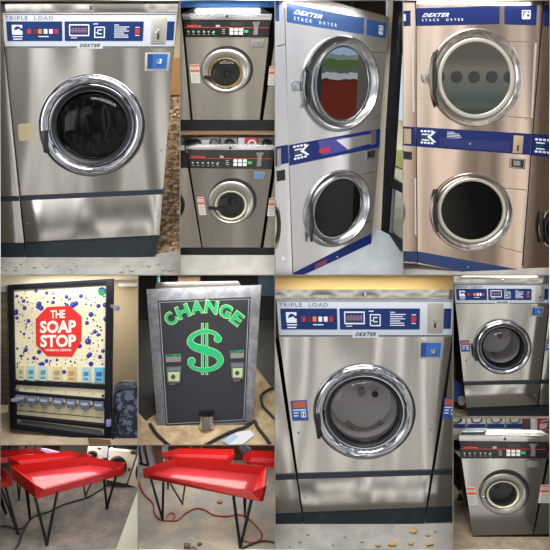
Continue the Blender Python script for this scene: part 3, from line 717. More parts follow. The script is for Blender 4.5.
def fascia(s, t, q1, q2, m, name1, name2, logo, letter=WPR):
    f = P('blue_fascia', s, q1, 0, .006, m, t)
    T('brand_lettering', s, 'DEXTER', name1, .0065, letter, f, shear=.3, offset=.03, spacing=1.15)
    T('dryer_lettering', s, 'STACK  DRYER', name2, .0065, letter, f, spacing=1.9, offset=.012)
    f2 = P('blue_fascia', s, q2, 0, .006, m, t)
    L = quad(logo)
    bm = bmesh.new()
    for a in ((0, 0, 1, .12), (0, .72, 1, 1), (0, 0, .14, 1), (.86, 0, 1, 1)): prism(bm, s, sub(L, *a), .0065, .0085)
    prism(bm, s, [L(.25, .7), L(.3, .3), L(.55, .15), L(.8, .35), L(.75, .5), L(.55, .45), L(.6, .7)], .0065, .0085)
    mk('horse_logo', bm, letter, f2)

# ================================================================ P4: stack dryer seen at an angle
CELL = CE['P4']
s = Surf((285, 0, .10), (390, 16, .52), (293, 273, .26))
# floor passes through the dryer's foot line
fl = Surf(tuple([297, 277, (s.pt(297, 277)).y]), tuple([371, 243, (s.pt(371, 243)).y]), (403, 254, s.pt(371, 243).y-.10))
bm = bmesh.new(); prism(bm, fl, [(270, 232), (371, 225), (386, 233), (410, 244), (410, 284), (290, 284)], -.03, 0); struct('floor', bm, CONC_B)
t = thing('stack_dryer', 'silver double stack dryer set at an angle, blue fascia, red reflection in upper glass', 'dryer', s.pt(333, 262), 'stack dryers')
dr = Vector((-.12, 1, .0))
bodyq = [(284.6, -4), (312, -4), (389, 16.8), (380.2, 128), (379.4, 147), (371.2, 243), (297, 278), (293.2, 272), (289.3, 165), (288.2, 140), (285.4, 20)]
bm = bmesh.new()
# front sheet pierced twice
fo = [bm.verts.new(s.pt(x, y)) for x, y in bodyq]; off = dr.normalized()*.5
e = [bm.edges.new((fo[i], fo[(i+1) % len(fo)])) for i in range(len(fo))]
for E in ((341.5, 83.5, 27.5, 38, .06), (336.8, 208, 22.5, 30, .42)):
    hv = [bm.verts.new(s.pt(x, y)) for x, y in ell(E[0], E[1], E[2]*.98, E[3]*.98, E[4], 64)]
    e += [bm.edges.new((hv[i], hv[(i+1) % 64])) for i in range(64)]
bmesh.ops.triangle_fill(bm, use_beauty=True, edges=e, normal=s.N)
bo = [bm.verts.new(v.co+off) for v in fo]
for i in range(len(fo)): bm.faces.new((fo[i], bo[i], bo[(i+1) % len(fo)], fo[(i+1) % len(fo)]))
bm.faces.new(bo[::-1]); mk('body', bm, STEEL_W, t)
fascia(s, t, [(287, 2.5), (364, 18.3), (363.6, 34.4), (287.3, 22)], [(366.7, 19), (386.8, 23), (385.8, 38.3), (366.7, 35)], BLU3,
       [(295, 9.5), (323, 15), (321.5, 19), (293.5, 13.8)], [(294, 16.5), (337, 23.8), (336.8, 27), (294, 20)], [(379, 25), (383.5, 26), (383, 35), (378.6, 34)])
dryer_door(s, t, (339, 83.6, 39, 48.4), .06, (341.8, 83.6, 26.6, 38), .06, [(311, 61), (307.5, 68), (310, 76), (308.5, 88), (309, 98), (306, 106)], ring=mat('nickel_ring', '#a6a8aa', .2, 1), glassm=GL_R,
           tab=[(292.5, 81), (300, 80.5), (300, 91), (293, 91)])
dryer_door(s, t, (336.3, 208.5, 31.5, 40), .42, (337, 207.8, 22, 30.5), .42, [(311.5, 203), (311, 212), (312.5, 222), (311.5, 232), (311.5, 242)], ring=mat('nickel_ring', '#a6a8aa', .2, 1), glassm=GL_T)
bd = P('control_band', s, [(289.2, 145), (380.4, 128.6), (379.6, 147.2), (290, 165.6)], 0, .008, BLU2, t)
k_logo(s, bd, [(292.5, 145.5), (310, 142.4), (310.5, 157), (293.5, 161)], .0085)
P('pale_reflecting_label', s, [(318, 141), (345, 136.4), (352, 149.5), (322, 155.5)], .0082, .010, mat('purple_blue_label', '#3c3b86', .3), bd)
P('chrome_strip', s, [(336, 140), (372, 133.6), (371, 143.5), (348, 149.5)], .0082, .011, STEEL_W, bd)
P('red_caption', s, [(319, 149), (330, 147), (330, 151.5), (319.5, 153.5)], .0105, .012, RED, bd)
P('coin_slot_plate', s, [(371, 130.7), (376.5, 129.7), (376, 144), (370.8, 145.2)], .0082, .014, SATIN, bd)
lk = P('lock_plate', s, [(366.5, 150.5), (376.3, 148.6), (375.9, 157.5), (366.5, 159.5)], 0, .012, SATIN, t)
P('lock_face', s, [(368, 151.7), (374.8, 150.3), (374.4, 156.5), (368, 157.8)], .012, .015, BLK, lk)
LT('key_lock', s, 371.6, 153.8, 1, 1.1, [(1, .015), (.9, .02), (0, .021)], CHROME, lk, n=12)
for a, b in (([(372, 51.5), (388, 52.5), (388, 53.3), (372, 52.2)], 0), ([(361, 173.8), (377, 171), (377, 171.8), (361, 174.6)], 0), ([(360, 225.2), (372.5, 219.4), (372.5, 220.2), (360, 226)], 0), ([(374, 118), (380.8, 115), (380.8, 115.8), (374, 118.8)], 0)):
    P('panel_seam', s, a, 0, .003, mat('dark_seam_line', '#3b3834', .6), t)  # dark strips along the panel joints
pl = P('plinth_band', s, [(293.2, 273), (371.4, 233.5), (371.1, 243.2), (297, 279)], 0, .008, BLU2, t)
P('plinth_caption', s, [(315, 264.5), (327, 259), (327, 263.5), (315, 269)], .0085, .010, mat('dull_red_caption', '#702a4a', .4), pl)
LT('plinth_bolt', s, 336.5, 257, 1, 1, [(1, .008), (.9, .014), (0, .015)], CHROME, pl, n=12)
# neighbour at the left
t = thing('stack_dryer', 'narrow strip of silver stack dryer at the left of the angled one', 'dryer', s.pt(283, 275), 'stack dryers')
P('body', s, [(270, -6), (284, -6), (284.8, 20), (288.8, 165), (292.4, 275), (296, 282), (270, 286)], 0, 0, STEEL_W, t, dr=(-.12, 1, 0), ln=.5)
P('blue_fascia', s, [(270, -2), (279, 0), (279.4, 21), (270, 20)], 0, .006, BLU3, t)
P('control_band', s, [(270, 148), (288, 144.5), (288.7, 163), (270, 167)], 0, .006, BLU2, t)
P('coin_slot_plate', s, [(277, 149), (281, 148.2), (281, 166), (277, 167)], .0062, .012, SATIN, t)
P('lock_face', s, [(277, 171), (285, 169.5), (285.5, 180), (277.4, 181.5)], 0, .01, BLK, t)
LT('door_ring', s, 268, 225, 12, 30, [(1, 0), (1, .03), (.85, .04), (.75, 0)], CHROME_W, t, n=48)
LT('round_sticker', s, 283, 258.5, 2.2, 2.2, [(1, .001), (1, .004), (0, .004)], WPR, t, n=20)
P('panel_seam', s, [(277, 46), (284.8, 44), (284.9, 45), (277, 47)], 0, .003, mat('dark_seam_line', '#3b3834', .6), t)
# wall beside and above the dryer
wy = s.pt(389, 16).y+.12
ws = Surf((388, 16, wy), (383, 236, wy+.12), (394, 16, wy-.02))
bm = bmesh.new(); prism(bm, ws, [(387.3, -6), (397, -6), (386.5, 237), (370, 245), (369.8, 243), (378, 147), (378.8, 128), (387.3, 17)], -.05, 0); struct('wall_right', bm, mat('cream_wall', '#cfc6b4', .8))
bm = bmesh.new(); prism(bm, ws, [(371.6, 236), (385, 229.5), (385, 236.5), (370.5, 243.5)], .001, .012); o = struct('baseboard_right', bm, mat('dark_baseboard', '#35383c', .6))
sb = front(275, 0, wy+.48, 550, wy+.48)
bm = bmesh.new(); prism(bm, sb, rect(270, -8, 386, 60), -.05, 0); struct('wall_back', bm, mat('dark_wood_wall', '#3a2517', .6))
for i, x in enumerate((334, 351)):
    tag(P('wall_stud', sb.up(.06), rect(x, -6, x+3, 24), -.06, 0, mat('stud_wood', '#6b4c33', .7)), ('left', 'right')[i]+' upright wooden stud on dark wall above the angled dryer', 'stud')
# the glazed shop front on the right
gs_ = Surf((391, 0, wy-.02), (384, 236, wy+.08), (403, 254, fl.pt(403, 254).y))
fr = thing('window_1', '', '', gs_.pt(384, 238)); del fr['label']; del fr['category']; fr['kind'] = 'structure'
FRM = mat('dark_bronze_frame', '#1b1c22', .4, .3)
for q in ([(393.8, -6), (402.6, -6), (393.4, 140), (386.8, 236), (380.8, 233), (385.3, 135)], [(388, 176.5), (410, 189), (410, 198), (387.5, 185)], [(384, 228), (410, 248), (410, 258), (383.5, 238)], [(401.5, -6), (412, -6), (412, 40), (400.5, 40)]):
    P('window_frame', gs_, q, -.04, .01, FRM, fr, bev=.003)
P('window_frame', gs_, [(392.4, 188), (394.2, 189), (391.0, 236), (389, 236)], -.02, .0, mat('aluminium_bead', '#7d828a', .4, .5), fr)
P('window_pane', gs_, [(394, 60), (412, 60), (412, 250), (389, 235)], -.03, -.024, GL_W, fr)
# pavement outside the glass
os_ = Surf((400, 262, wy+.1), (380, 262, wy+.1), (400, 130, wy+1.9))
bm = bmesh.new(); prism(bm, os_, [(384, 120), (415, 120), (415, 260), (384, 256)], -.03, 0); struct('floor', bm, mat('pale_pavement', '#cdbfa6', .8, noise=((4, 4, 4), .4, .6, '#b3a891')))  # pale paving with mottled tone
tag(P('grass_strip', os_, [(396, 150), (410, 150), (410, 172), (394, 165)], .002, .02, mat('dry_grass', '#93944e', .9)), 'yellow-green grass patch outside the glazed door', 'grass', kind='stuff')
l = area('daylight_outside_glass', R(396, 40, wy+1.0), R(398, 200, wy+1.0), (.3, .3), 40, (1, .98, .95))

# ================================================================ P5: stack dryer facing
CELL = CE['P5']
s = front(475, 0, .10, 275, .32, .05)
back('P5', 1.6, mat('brown_rear', '#6b5c4c', .8))  # plain brown back wall
fl = Surf((475, 280, .20), (403, 280, .20), (475, 262, .42)); 
bm = bmesh.new(); prism(bm, fl, [(396, 255), (560, 268), (560, 284), (396, 284)], -.03, 0); struct('floor', bm, CONC)
t = thing('stack_dryer', 'warm-toned steel double stack dryer facing forward, royal blue fascia, top right', 'dryer', s.pt(468, 266), 'stack dryers')
bm = bmesh.new()
bodyq = [(415.4, -5), (543.6, -5), (543, 5), (532.2, 133), (530.4, 155), (521.4, 270), (521.2, 282), (417.8, 264), (417, 150), (416.4, 26)]
fo = [bm.verts.new(s.pt(x, y)) for x, y in bodyq]; off = Vector((0, 1, 0))*.7
e = [bm.edges.new((fo[i], fo[(i+1) % len(fo)])) for i in range(len(fo))]
for E in ((475.7, 78.4, 36, 38), (471.5, 210.4, 32.6, 31)):
    hv = [bm.verts.new(s.pt(x, y)) for x, y in ell(E[0], E[1], E[2]*.98, E[3]*.98, 0, 64)]
    e += [bm.edges.new((hv[i], hv[(i+1) % 64])) for i in range(64)]
bmesh.ops.triangle_fill(bm, use_beauty=True, edges=e, normal=s.N)
bo = [bm.verts.new(v.co+off) for v in fo]
for i in range(len(fo)): bm.faces.new((fo[i], bo[i], bo[(i+1) % len(fo)], fo[(i+1) % len(fo)]))
bm.faces.new(bo[::-1]); mk('body', bm, STEEL_T, t)
fascia(s, t, [(415.8, 8.2), (499.6, 6), (499.4, 24), (416.6, 26)], [(504.5, 6), (537.2, 4.7), (536.2, 25.4), (504.5, 24.2)], BLU2,
       [(423.5, 13.3), (449.5, 12.8), (448.5, 16.8), (422, 17)], [(422, 18.8), (463.5, 18.2), (463.5, 20.8), (422, 21.4)], [(522, 10), (530.8, 10), (530.6, 19.2), (522, 19.2)])
RIMG = mat('pale_rim', '#b9b3a4', .35, .6)
dryer_door(s, t, (475, 77.6, 46.6, 49.6), 0, (475.7, 78.4, 37, 39), 0, glassm=glass('half_mirror_glass', '#59635f', .42, rough=.0), handle= [(437, 50), (434.5, 62), (435.2, 78), (434.5, 92), (437.5, 106)], rim=RIMG, tab=[(421, 74), (429, 73), (429, 84), (422.5, 82)])
dryer_door(s, t, (470.6, 212, 41.3, 39.5), 0, (471.5, 210.4, 33, 31.4), 0, [(437, 189), (435, 200), (435.6, 212), (435.3, 222), (438, 232)], rim=RIMG)
bd = P('control_band', s, [(416.4, 127), (532, 133.8), (530.2, 155), (417.2, 146.6)], 0, .008, BLU2, t)
k_logo(s, bd, [(420, 129.5), (437, 130), (437, 145.3), (420, 144)], .0085)
B = quad([(416.4, 127), (532, 133.8), (530.2, 155), (417.2, 146.6)])
bm = bmesh.new()
for k in range(5): prism(bm, s, sub(B, .265, .14+k*.075, (.33, .37, .38, .39, .37)[k], .165+k*.075), .0085, .010)
mk('instruction_lines', bm, WPR, bd)
P('coin_return_flap', s, sub(B, .20, .45, .82, .92), .0085, .013, mat('dark_navy_flap', '#101f58', .35), bd)
LT('key_lock', s, *B(.465, .68), 1.5, 1.5, [(1, .013), (.8, .02), (0, .021)], CHROME, bd, n=14)
P('coin_slot_plate', s, sub(B, .845, .12, .93, .96), .0085, .016, mat('tan_coin_plate', '#c0a78c', .35, .7), bd, bev=.002)
P('coin_slot', s, sub(B, .88, .58, .895, .86), .016, .0175, BLK, bd)
lk = P('lock_plate', s, [(509.5, 157.3), (526, 159), (525, 169.5), (509.5, 168)], 0, .014, SATIN, t, bev=.003)
P('lock_face', s, [(511.5, 159), (524, 160.3), (523.3, 167.8), (511.5, 166.5)], .014, .017, BLK, lk)
P('key_plate', s, [(513.5, 160.5), (520.5, 161), (520.3, 166), (513.5, 165.5)], .017, .02, SATIN, lk)
SM = mat('seam_brown', '#8a6f5a', .5, .6)
for q in ([(507, 41), (536.5, 41), (536.5, 41.9), (507, 41.9)], [(508, 116), (531.5, 118), (531.5, 118.8), (508, 116.8)], [(500, 187.2), (526.2, 189.5), (526.2, 190.4), (500, 188.1)], [(498, 246), (521.6, 252), (521.6, 252.8), (498, 246.8)]):
    P('panel_seam', s, q, 0, .003, SM, t)
HG = mat('bright_hinge_strip', '#d5cfc8', .3, .8)
P('hinge_strip', s, [(535.2, 43), (536.8, 43), (532.8, 118), (531.2, 118)], 0, .012, HG, t)
P('hinge_strip', s, [(526, 190), (527.6, 190), (522.8, 252), (521.4, 252)], 0, .012, HG, t)
pb = P('plinth_band', s, [(417.8, 251.3), (521.5, 270), (521, 284), (417.8, 262.5)], 0, .010, mat('plinth_navy', '#17305c', .45), t)
LT('plinth_bolt', s, 468, 267.2, 1.2, 1.2, [(1, .01), (.9, .018), (0, .019)], CHROME, pb, n=12)
for x, y in ((420, 184), (421.5, 98), (519, 178), (526, 119), (534, 100)): LT('screw', s, x, y, .7, .7, [(1, .001), (.8, .01), (0, .011)], CHROME, t, n=10)
# neighbours
t = thing('stack_dryer', 'steel stack dryer strip with bright hinge, left of the facing dryer', 'dryer', s.pt(408, 262), 'stack dryers')
P('body', s, [(396, -6), (414.6, -6), (415.6, 26), (416.2, 150), (417, 264), (396, 262)], 0, 0, STEEL_T, t, dr=(0, 1, 0), ln=.5)
f2 = P('blue_fascia', s, [(396, 11), (410.6, 10.6), (410.6, 26), (396, 26)], 0, .006, BLU2, t)
P('white_logo', s, [(401, 14), (405.8, 14), (405.8, 21), (401, 21)], .0062, .009, WPR, f2)
P('control_band', s, [(396, 126), (415.6, 127), (416.2, 146.3), (396, 145)], 0, .006, BLU2, t)
P('coin_slot_plate', s, [(404, 128.5), (411, 129), (411, 144), (404, 143.6)], .0062, .012, mat('tan_coin_plate', '#c0a78c', .35, .7), t)
P('lock_face', s, [(403, 151), (412, 152), (412, 160), (403, 159)], 0, .01, BLK, t)
P('hinge_strip', s, [(411.4, 42), (413.4, 42), (414.4, 112), (412.6, 112)], 0, .012, HG, t)
P('hinge_strip', s, [(414.6, 178), (416, 178), (416.4, 235), (414.9, 235)], 0, .012, HG, t)
LT('door_ring', s, 396, 212, 9, 22, [(1, 0), (1, .03), (.85, .04), (.75, 0)], CHROME_W, t, n=48)
P('plinth_band', s, [(396, 251), (417, 251.5), (417, 262), (396, 261.5)], 0, .008, mat('plinth_navy', '#17305c', .45), t)
t = thing('stack_dryer', 'steel stack dryer at right edge, part of its lower door showing', 'dryer', s.pt(540, 275), 'stack dryers')
P('body', s, [(544.6, -6), (560, -6), (560, 284), (522.4, 284), (522.6, 270), (531.4, 155), (533.2, 133), (544, 8)], 0, 0, STEEL_T, t, dr=(0, 1, 0), ln=.5)
P('blue_fascia', s, [(544.4, 4.8), (560, 4.6), (560, 27), (543.2, 26)], 0, .006, BLU2, t)
cb = P('control_band', s, [(533.2, 133.8), (560, 136), (560, 158), (531.3, 155.5)], 0, .006, BLU2, t)
k_logo(s, cb, [(534.5, 137.5), (554, 139), (554, 155), (534, 153)], .0065)
dryer_door(s, t, (563, 229, 24, 26), 0, (563, 229, 18, 20), 0, [(543, 212), (541.5, 222), (542, 232), (543.5, 243)])

# ================================================================ P10: second triple load washer, bottom middle
CELL = CE['P10']
s = front(364, 289, .10, 530, .50)
fl = Surf((364, 552, .22), (275, 552, .22), (364, 524, .50))
bm = bmesh.new(); prism(bm, fl, [(268, 512), (460, 512), (460, 556), (268, 556)], -.03, 0); struct('floor', bm, CONC)
back('P10', 1.7, YELW, y1=300)
bm = bmesh.new(); prism(bm, front(275, 0, 1.55, 550, 1.55), rect(266, 292, 462, 545), -.05, 0); struct('wall_gap_shade', bm, mat('gap_shade_dark', '#22201e', .9))  # dark sheet added as the shade in the gaps beside the washer
washer(s, 'stainless triple load washer with bright drum showing, bottom middle, under the yellow wall strip',
       ctrl=[(276.5, 299.5), (453.5, 299.5), (452, 337), (279, 337)], trim=[(270, 289.5), (458, 289.5), (458, 299.4), (270, 299.4)],
       body=[(279, 336), (452, 336), (432, 470), (297, 473.5)], band=[(297.2, 473.8), (431.8, 470.2), (431, 475.2), (298, 479.2)],
       low=[(298, 479.2), (431, 475.2), (426, 507), (303, 512)], base=[(303, 512), (426, 507), (424.5, 523.6), (303.5, 529)],
       door=(364.3, 411.2, 51.4, 47.6), handle=(317.5, 415, 439), hub=(361.5, 391.5, 3.5, 4.8), dark_hole=(375, 394, 3.4, 3.2), lock=[(418.5, 341.3), (444, 341.3), (442.2, 359.3), (418, 359)], bull=(364.5, 294, 3),
       stick=[(290.5, 401), (306.6, 400), (308.6, 420.5), (292.5, 421)], glassf=glass('clear_door_glass', '#dad9dd', .0, ior=1.22))
washer_side(s, 'stainless washer strip left of the bright-drum washer, under its dark side gap', body=[(268, 338), (275, 338), (284, 400), (301.5, 512.5), (268, 513.5)], band=[(268, 475.3), (295.3, 474), (296.2, 479.4), (268, 480.6)],
            base=[(268, 513.5), (302.6, 512.4), (302.8, 529.2), (268, 531)])
washer_side(s, 'stainless washer strip with blue sticker, right of the bright-drum washer', body=[(453.4, 338), (460, 338), (460, 506), (427.5, 507), (446, 400)], band=[(433.2, 470.2), (460, 469.4), (460, 474.6), (432.4, 475.2)],
            base=[(427, 507), (460, 506), (460, 521), (425.3, 523)], stick=[(444.5, 398), (458, 398), (457, 418), (442, 418)])
chips(fl, 13, None, mat('tan_chip', '#b59667', .9), ['large tan wood chip nearest the plinth, right of centre, before the bright-drum washer',
      'tan wood chip at front between two larger chips, before the bright-drum washer', 'large tan wood chip at front right, before the bright-drum washer',
      'mid-sized tan chip just above the large front right chip, on grey floor', 'widest tan wood chip, right of middle at the front edge of the grey floor',
      'tan wood chip directly left of the widest chip at the front edge', 'small tan chip close to the plinth, left of middle of the bright-drum washer',
      'tiny tan crumb near the plinth below the left door side of bright-drum washer', 'small tan chip straight below the middle of the bright-drum washer',
      'small tan chip near the plinth at far right of the grey floor', 'tiny tan crumb at the front edge, left of middle of the grey floor',
      'small tan chip second from the left corner on the grey floor', 'tiny tan chip nearest the left corner of the grey floor'], 'tan chips before the bright-drum washer', name='wood_chip', seed=5,
      spots=[(413.5, 530, 4.6), (411, 543, 3.2), (430, 543, 4.5), (428, 534, 3), (393, 543.5, 5), (378, 545, 3), (345, 536, 2), (308, 534, 1.6), (362, 541, 2.4), (435, 530.5, 2), (333, 544, 1.5), (300, 541, 2.0), (290, 546, 1.5)])

# ================================================================ P11
CELL = CE['P11']
s = front(502, 276, .12, 420, .42)
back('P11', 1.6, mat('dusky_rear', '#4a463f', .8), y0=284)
bm = bmesh.new(); prism(bm, front(275, 0, 1.2, 550, 1.2), rect(446, 270, 560, 284), -.03, 0); struct('wall_back', bm, YELW)
washer(s, 'smaller view stainless triple load washer with white and blue panel, right edge above black-panel washer',
       ctrl=[(454, 284), (549.8, 284), (548.8, 304), (455.5, 304)], trim=[(453.6, 276), (555, 276), (555, 283.9), (453.6, 283.9)],
       body=[(455.5, 303.5), (548.8, 303.5), (540.3, 380.3), (463.8, 382)], band=[(463.8, 382), (540.3, 380.4), (540, 383.8), (464.2, 385.4)],
       low=[(464.2, 385.4), (540, 383.8), (537.6, 404.8), (466.4, 407.6)], base=[(466.4, 407.6), (560, 404.8), (560, 416.5), (467.6, 418)],
       door=(502, 346.3, 29, 27.4), handle=(475.6, 349, 361.5), hub=(500, 336, 2.4, 2.4), lock=[(531, 307), (543.8, 307), (542.8, 316.6), (531, 316.4)], bull=(502, 280, 1.4),
       stick=[(460, 340.6), (469, 340.2), (470.4, 351.5), (461.5, 351.8)], glassf=glass('clear_door_glass', '#dad9dd', .0, ior=1.22), depth=.7)
washer_side(s, 'stainless washer sliver with blue sticker, right of the small-view triple load washer', body=[(550, 304), (560, 304), (560, 404.6), (538.8, 404.8), (541.5, 380)], band=[(541.6, 380.4), (560, 380), (560, 383.6), (541.2, 383.8)],
            base=[(560.5, 405), (566, 405), (566, 416), (560.5, 416)], stick=[(546.8, 339.5), (556, 339.5), (556, 350.5), (545.8, 350.5)])
fl = Surf((460, 420, .3), (550, 420, .3), (460, 400, .95))
bm = bmesh.new(); prism(bm, fl, rect(446, 396, 560, 424), -.03, 0); struct('floor', bm, mat('littered_tan_floor', '#77695a', .9, noise=((14, 14, 14), .4, .6, '#a2917c')))
s2 = front(460, 300, .7, 420, .75)
o = thing('detergent_bottle', 'blue bottle with white round cap beside the small-view washer', 'bottle', s2.pt(459, 408))
P('bottle_body', s2, rnd([(453, 380), (460, 382), (463, 394), (461, 402), (450, 402)], 2), 0, .12, mat('blue_bottle', '#2b4d9c', .4), o, bev=.02)
LT('bottle_cap', s2.up(.12), 461, 400.5, 3.7, 4.6, [(1, .0), (1, .04), (.7, .045), (.62, .02), (0, .02)], mat('white_cap', '#cfcac0', .5), o, n=28)
bm = bmesh.new()
for pts in ([(454, 300), (455, 330), (458, 360), (460, 382)], [(456, 310), (459, 350), (463, 378)], [(453, 340), (457, 365), (458, 390)]): tube_pts(bm, [s2.pt(x, y, .02) for x, y in smooth_path(pts)], .014)
tag(mk('hose_bundle', bm, RUB), 'black hoses hanging in the gap left of the small-view washer', 'hoses')

# ================================================================ P12
CELL = CE['P12']
s = front(504, 434, .35, 544, .50)
back('P12', 2.0, mat('grey_rear', '#4c4844', .8))  # plain dark grey back wall
fl = Surf((504, 552, .30), (453, 552, .30), (504, 470, 1.5))
bm = bmesh.new(); prism(bm, fl, rect(446, 462, 560, 556), -.03, 0); struct('floor', bm, mat('tile_tan_floor', '#8a7c68', .8, noise=((9, 9, 9), .4, .62, '#a39480')))
extractor(s, 'black-panel washer extractor with white paper on its lid, bottom right corner',
          ctrl=[(459.7, 441), (548, 442), (546.7, 458.6), (461.5, 458.6)], lip=[(459, 435), (549.3, 436), (548.6, 442), (459.4, 441)], topq=[(466, 429), (545, 430)],
          body=[(461.5, 458.3), (546.7, 458.3), (532.7, 534.2), (473, 535.6)], base=[(473, 535.6), (560, 534), (560, 542.5), (474, 543.8)],
          door=(503.4, 493, 24.3, 20.5), glassr=(502.6, 493.9, 17, 14.2), handle=None, lockq=[(527, 461), (540.5, 461), (539.5, 468), (526.8, 467.6)],
          stickL=[(466.5, 487.5), (475.5, 487.5), (477.5, 505), (468.5, 505)], rise=.85, steel=STEEL, panel=mat('plum_black_enamel', '#252028', .25), drum=mat('ivory_rim', '#d8d2b8', .4))
extractor_side(s, 'steel washer sliver with striped sticker, right of the washer with paper on its lid', body=[(549.4, 460), (560, 460), (560, 534), (534, 534)], base=[(560.5, 534), (566, 534), (566, 542), (560.5, 542)],
               ctrl=[(550.5, 442), (560, 442), (560, 459), (548.6, 459)], stick=[(541, 485), (556, 485), (556, 503), (538, 503)], lip=[(550, 436), (560, 436), (560, 442), (550, 442)], steel=STEEL)
lidz = [R(466, 430.0, .82), R(487, 430.0, .82), s.pt(483, 434.4, .03)+Vector((0, 0, .012)), s.pt(462, 434.4, .03)+Vector((0, 0, .012))]
bm = bmesh.new(); hexa(bm, [p+Vector((0, -.01, .02)) for p in lidz], [p+Vector((0, -.01, .014)) for p in lidz]); tag(mk('paper_sheet', bm, mat('bluish_paper', '#c3d2e2', .6)), 'bluish white paper lying on the lid of the bottom right washer', 'paper')
s2 = front(500, 418, 1.3, 440, 1.3)
for i, (x0, x1) in enumerate(((446, 466), (467, 486), (487, 505), (506, 523))):
    g = thing('row_washer', ('front end of far washer row over blue sticker, leftmost', 'far row washer second from the left behind paper sheet', 'far row washer behind the middle of the lid', 'far row washer beside the dark brown block')[i], 'washing machine', s2.pt((x0+x1)/2, 440), 'far washers in the row at bottom right')
    P('body', s2, rect(x0, 412, x1-.3, 440), 0, 0, mat('pale_steel_row', '#a9aaa8', .4, .5), g, dr=(0, 1, 0), ln=.3)
    P('blue_strip', s2, rect(x0+.5, 424, x1-.8, 428), 0, .01, BLU, g)
    LT('door_ring', s2, (x0+x1)/2, 419, 5.5, 4, [(1, 0), (1, .03), (.85, .035), (.75, .01)], RUB, g, n=28)
tag(P('brown_block', s2, rect(523.4, 412, 530.5, 442), 0, .05, mat('dark_maroon', '#3e2226', .7)), 'dark maroon block between far washers and red sign', 'box')
po = thing('poster', 'red poster with white lettering marks at far right behind the lid', 'poster', s2.pt(544, 442))
P('sheet', s2, rect(537, 412, 560, 444), 0, .02, mat('crimson', '#c22a45', .5), po)
P('side_strip', s2, rect(531, 412, 537, 444), 0, .02, mat('pale_blue_white', '#c3cfda', .5), po)
bm = bmesh.new(); 
for q in ([(541, 421), (549, 419), (549, 420.5), (541, 422.5)], [(540, 424), (548, 423), (546, 428), (540, 429)], [(541, 430), (548, 429.5), (548, 431), (541, 431.5)]): prism(bm, s2, q, .021, .026)
mk('white_marks', bm, mat('white_mark', '#e9dfe0', .5), po)
bm = bmesh.new(); s3 = front(455, 430, .9, 500, 1.0)
for pts in ([(452, 452), (456, 462), (455, 478), (460, 490)], [(456, 450), (459, 465), (458, 480), (463, 492)], [(452, 480), (458, 486), (464, 496), (457, 500)], [(460, 470), (463, 484), (460, 497)]): tube_pts(bm, [s3.pt(x, y, .02) for x, y in smooth_path(pts)], .022)
tag(mk('cable_heap', bm, RUB), 'heap of black hoses on tan floor left of bottom right washer', 'hoses')

# ================================================================ P6: soap vending machine
CELL = CE['P6']
back('P6', 1.3, mat('ivory_cabinet', '#bcae92', .7))
s = Surf((10, 285, .40), (113, 279, .34), (10, 429, .62))
OQ = quad([(7.6, 285.4), (113.2, 279.2), (110.8, 443), (9.8, 428.6)])
FRAME = mat('navy_black_frame', '#0b0d18', .45, spec=.25)
fl = Surf((60, 448, .40), (0, 448, .40), (60, 415, .95))
bm = bmesh.new(); prism(bm, fl, [(-6, 405), (145, 405), (145, 452), (-6, 452)], -.03, 0); struct('floor', bm, mat('cream_counter', '#b5a48a', .7, noise=((4, 4, 4), .4, .6, '#a5937a')))
bs = front(275, 0, 1.2, 550, 1.2)
tag(P('block_stack', bs, rect(-6, 292, 20, 428), -.05, 0, mat('grey_brown_blocks', '#6d6455', .8, noise=((3, 3, 30), .45, .6, '#575043'))), 'grey brown boarded partition left of the soap machine', 'panel')
tag(P('pale_shelf_band', bs, [(-6, 275), (146, 275), (146, 279), (50, 282), (-6, 287)], 0, .05, mat('off_white_band', '#cfc9bb', .6)), 'off white ledge along the top behind the soap machine', 'ledge')
tag(P('blue_grey_band', bs, [(-6, 287.2), (20, 286), (20, 291), (-6, 292)], 0, .03, mat('blue_grey_ledge', '#93a5b5', .6)), 'blue grey ledge strip at upper left of the soap machine', 'ledge')
lb = P('label_strip', bs, [(118, 283.4), (137, 283), (137, 286.2), (119, 286.6)], .0, .02, mat('white_label', '#d7d9e2', .5)); tag(lb, 'white label strip at upper right beside soap machine', 'label')
tag(P('small_label', bs, rnd([(122, 380.5), (134, 380), (134, 381.6), (122, 382)], .5), 0, .02, mat('white_label', '#d7d9e2', .5)), 'tiny white label on cream cabinet above the camouflage bag', 'label')
t = thing('soap_vending_machine', 'navy framed soap vending machine with red octagon sign and blue bubbles', 'vending machine', s.pt(60, 436))
oq = [OQ(0, 0), OQ(1, 0), OQ(1, 1), OQ(0, 1)]
P('cabinet', s, oq, 0, -.02, mat('cream_panel', '#cfc39c', .5), t, dr=away(9, 283), ln=.4)
def fbar(u0, v0, u1, v1, name='frame_bar', h=.03): return P(name, s, sub(OQ, u0, v0, u1, v1), -.02, h, FRAME, t, bev=.003)
fbar(0, 0, 1, .033, 'frame_rail'); fbar(0, .966, 1, 1, 'frame_rail')
P('frame_stile', s, [OQ(0, 0), OQ(.048, 0), OQ(.06, 1), OQ(0, 1)], -.02, .031, FRAME, t, bev=.003)
P('frame_stile', s, [OQ(.935, 0), OQ(1, 0), OQ(1, 1), OQ(.93, 1)], -.02, .031, FRAME, t, bev=.003)
def px_y(x, yl, yr): return yl+(yr-yl)*(x-14)/(104-14)
def barq(yl0, yr0, yl1, yr1, x0=12, x1=107): return [(x0, px_y(x0, yl0, yr0)), (x1, px_y(x1, yl0, yr0)), (x1, px_y(x1, yl1, yr1)), (x0, px_y(x0, yl1, yr1))]
P('frame_rail', s, barq(380.3, 385.5, 384.6, 389.4), -.02, .03, FRAME, t, bev=.003)
P('frame_rail', s, barq(391.6, 399, 394.4, 401.8), -.02, .03, FRAME, t, bev=.003)
P('frame_rail', s, barq(415.4, 424.6, 418.6, 429), -.02, .03, FRAME, t, bev=.003)
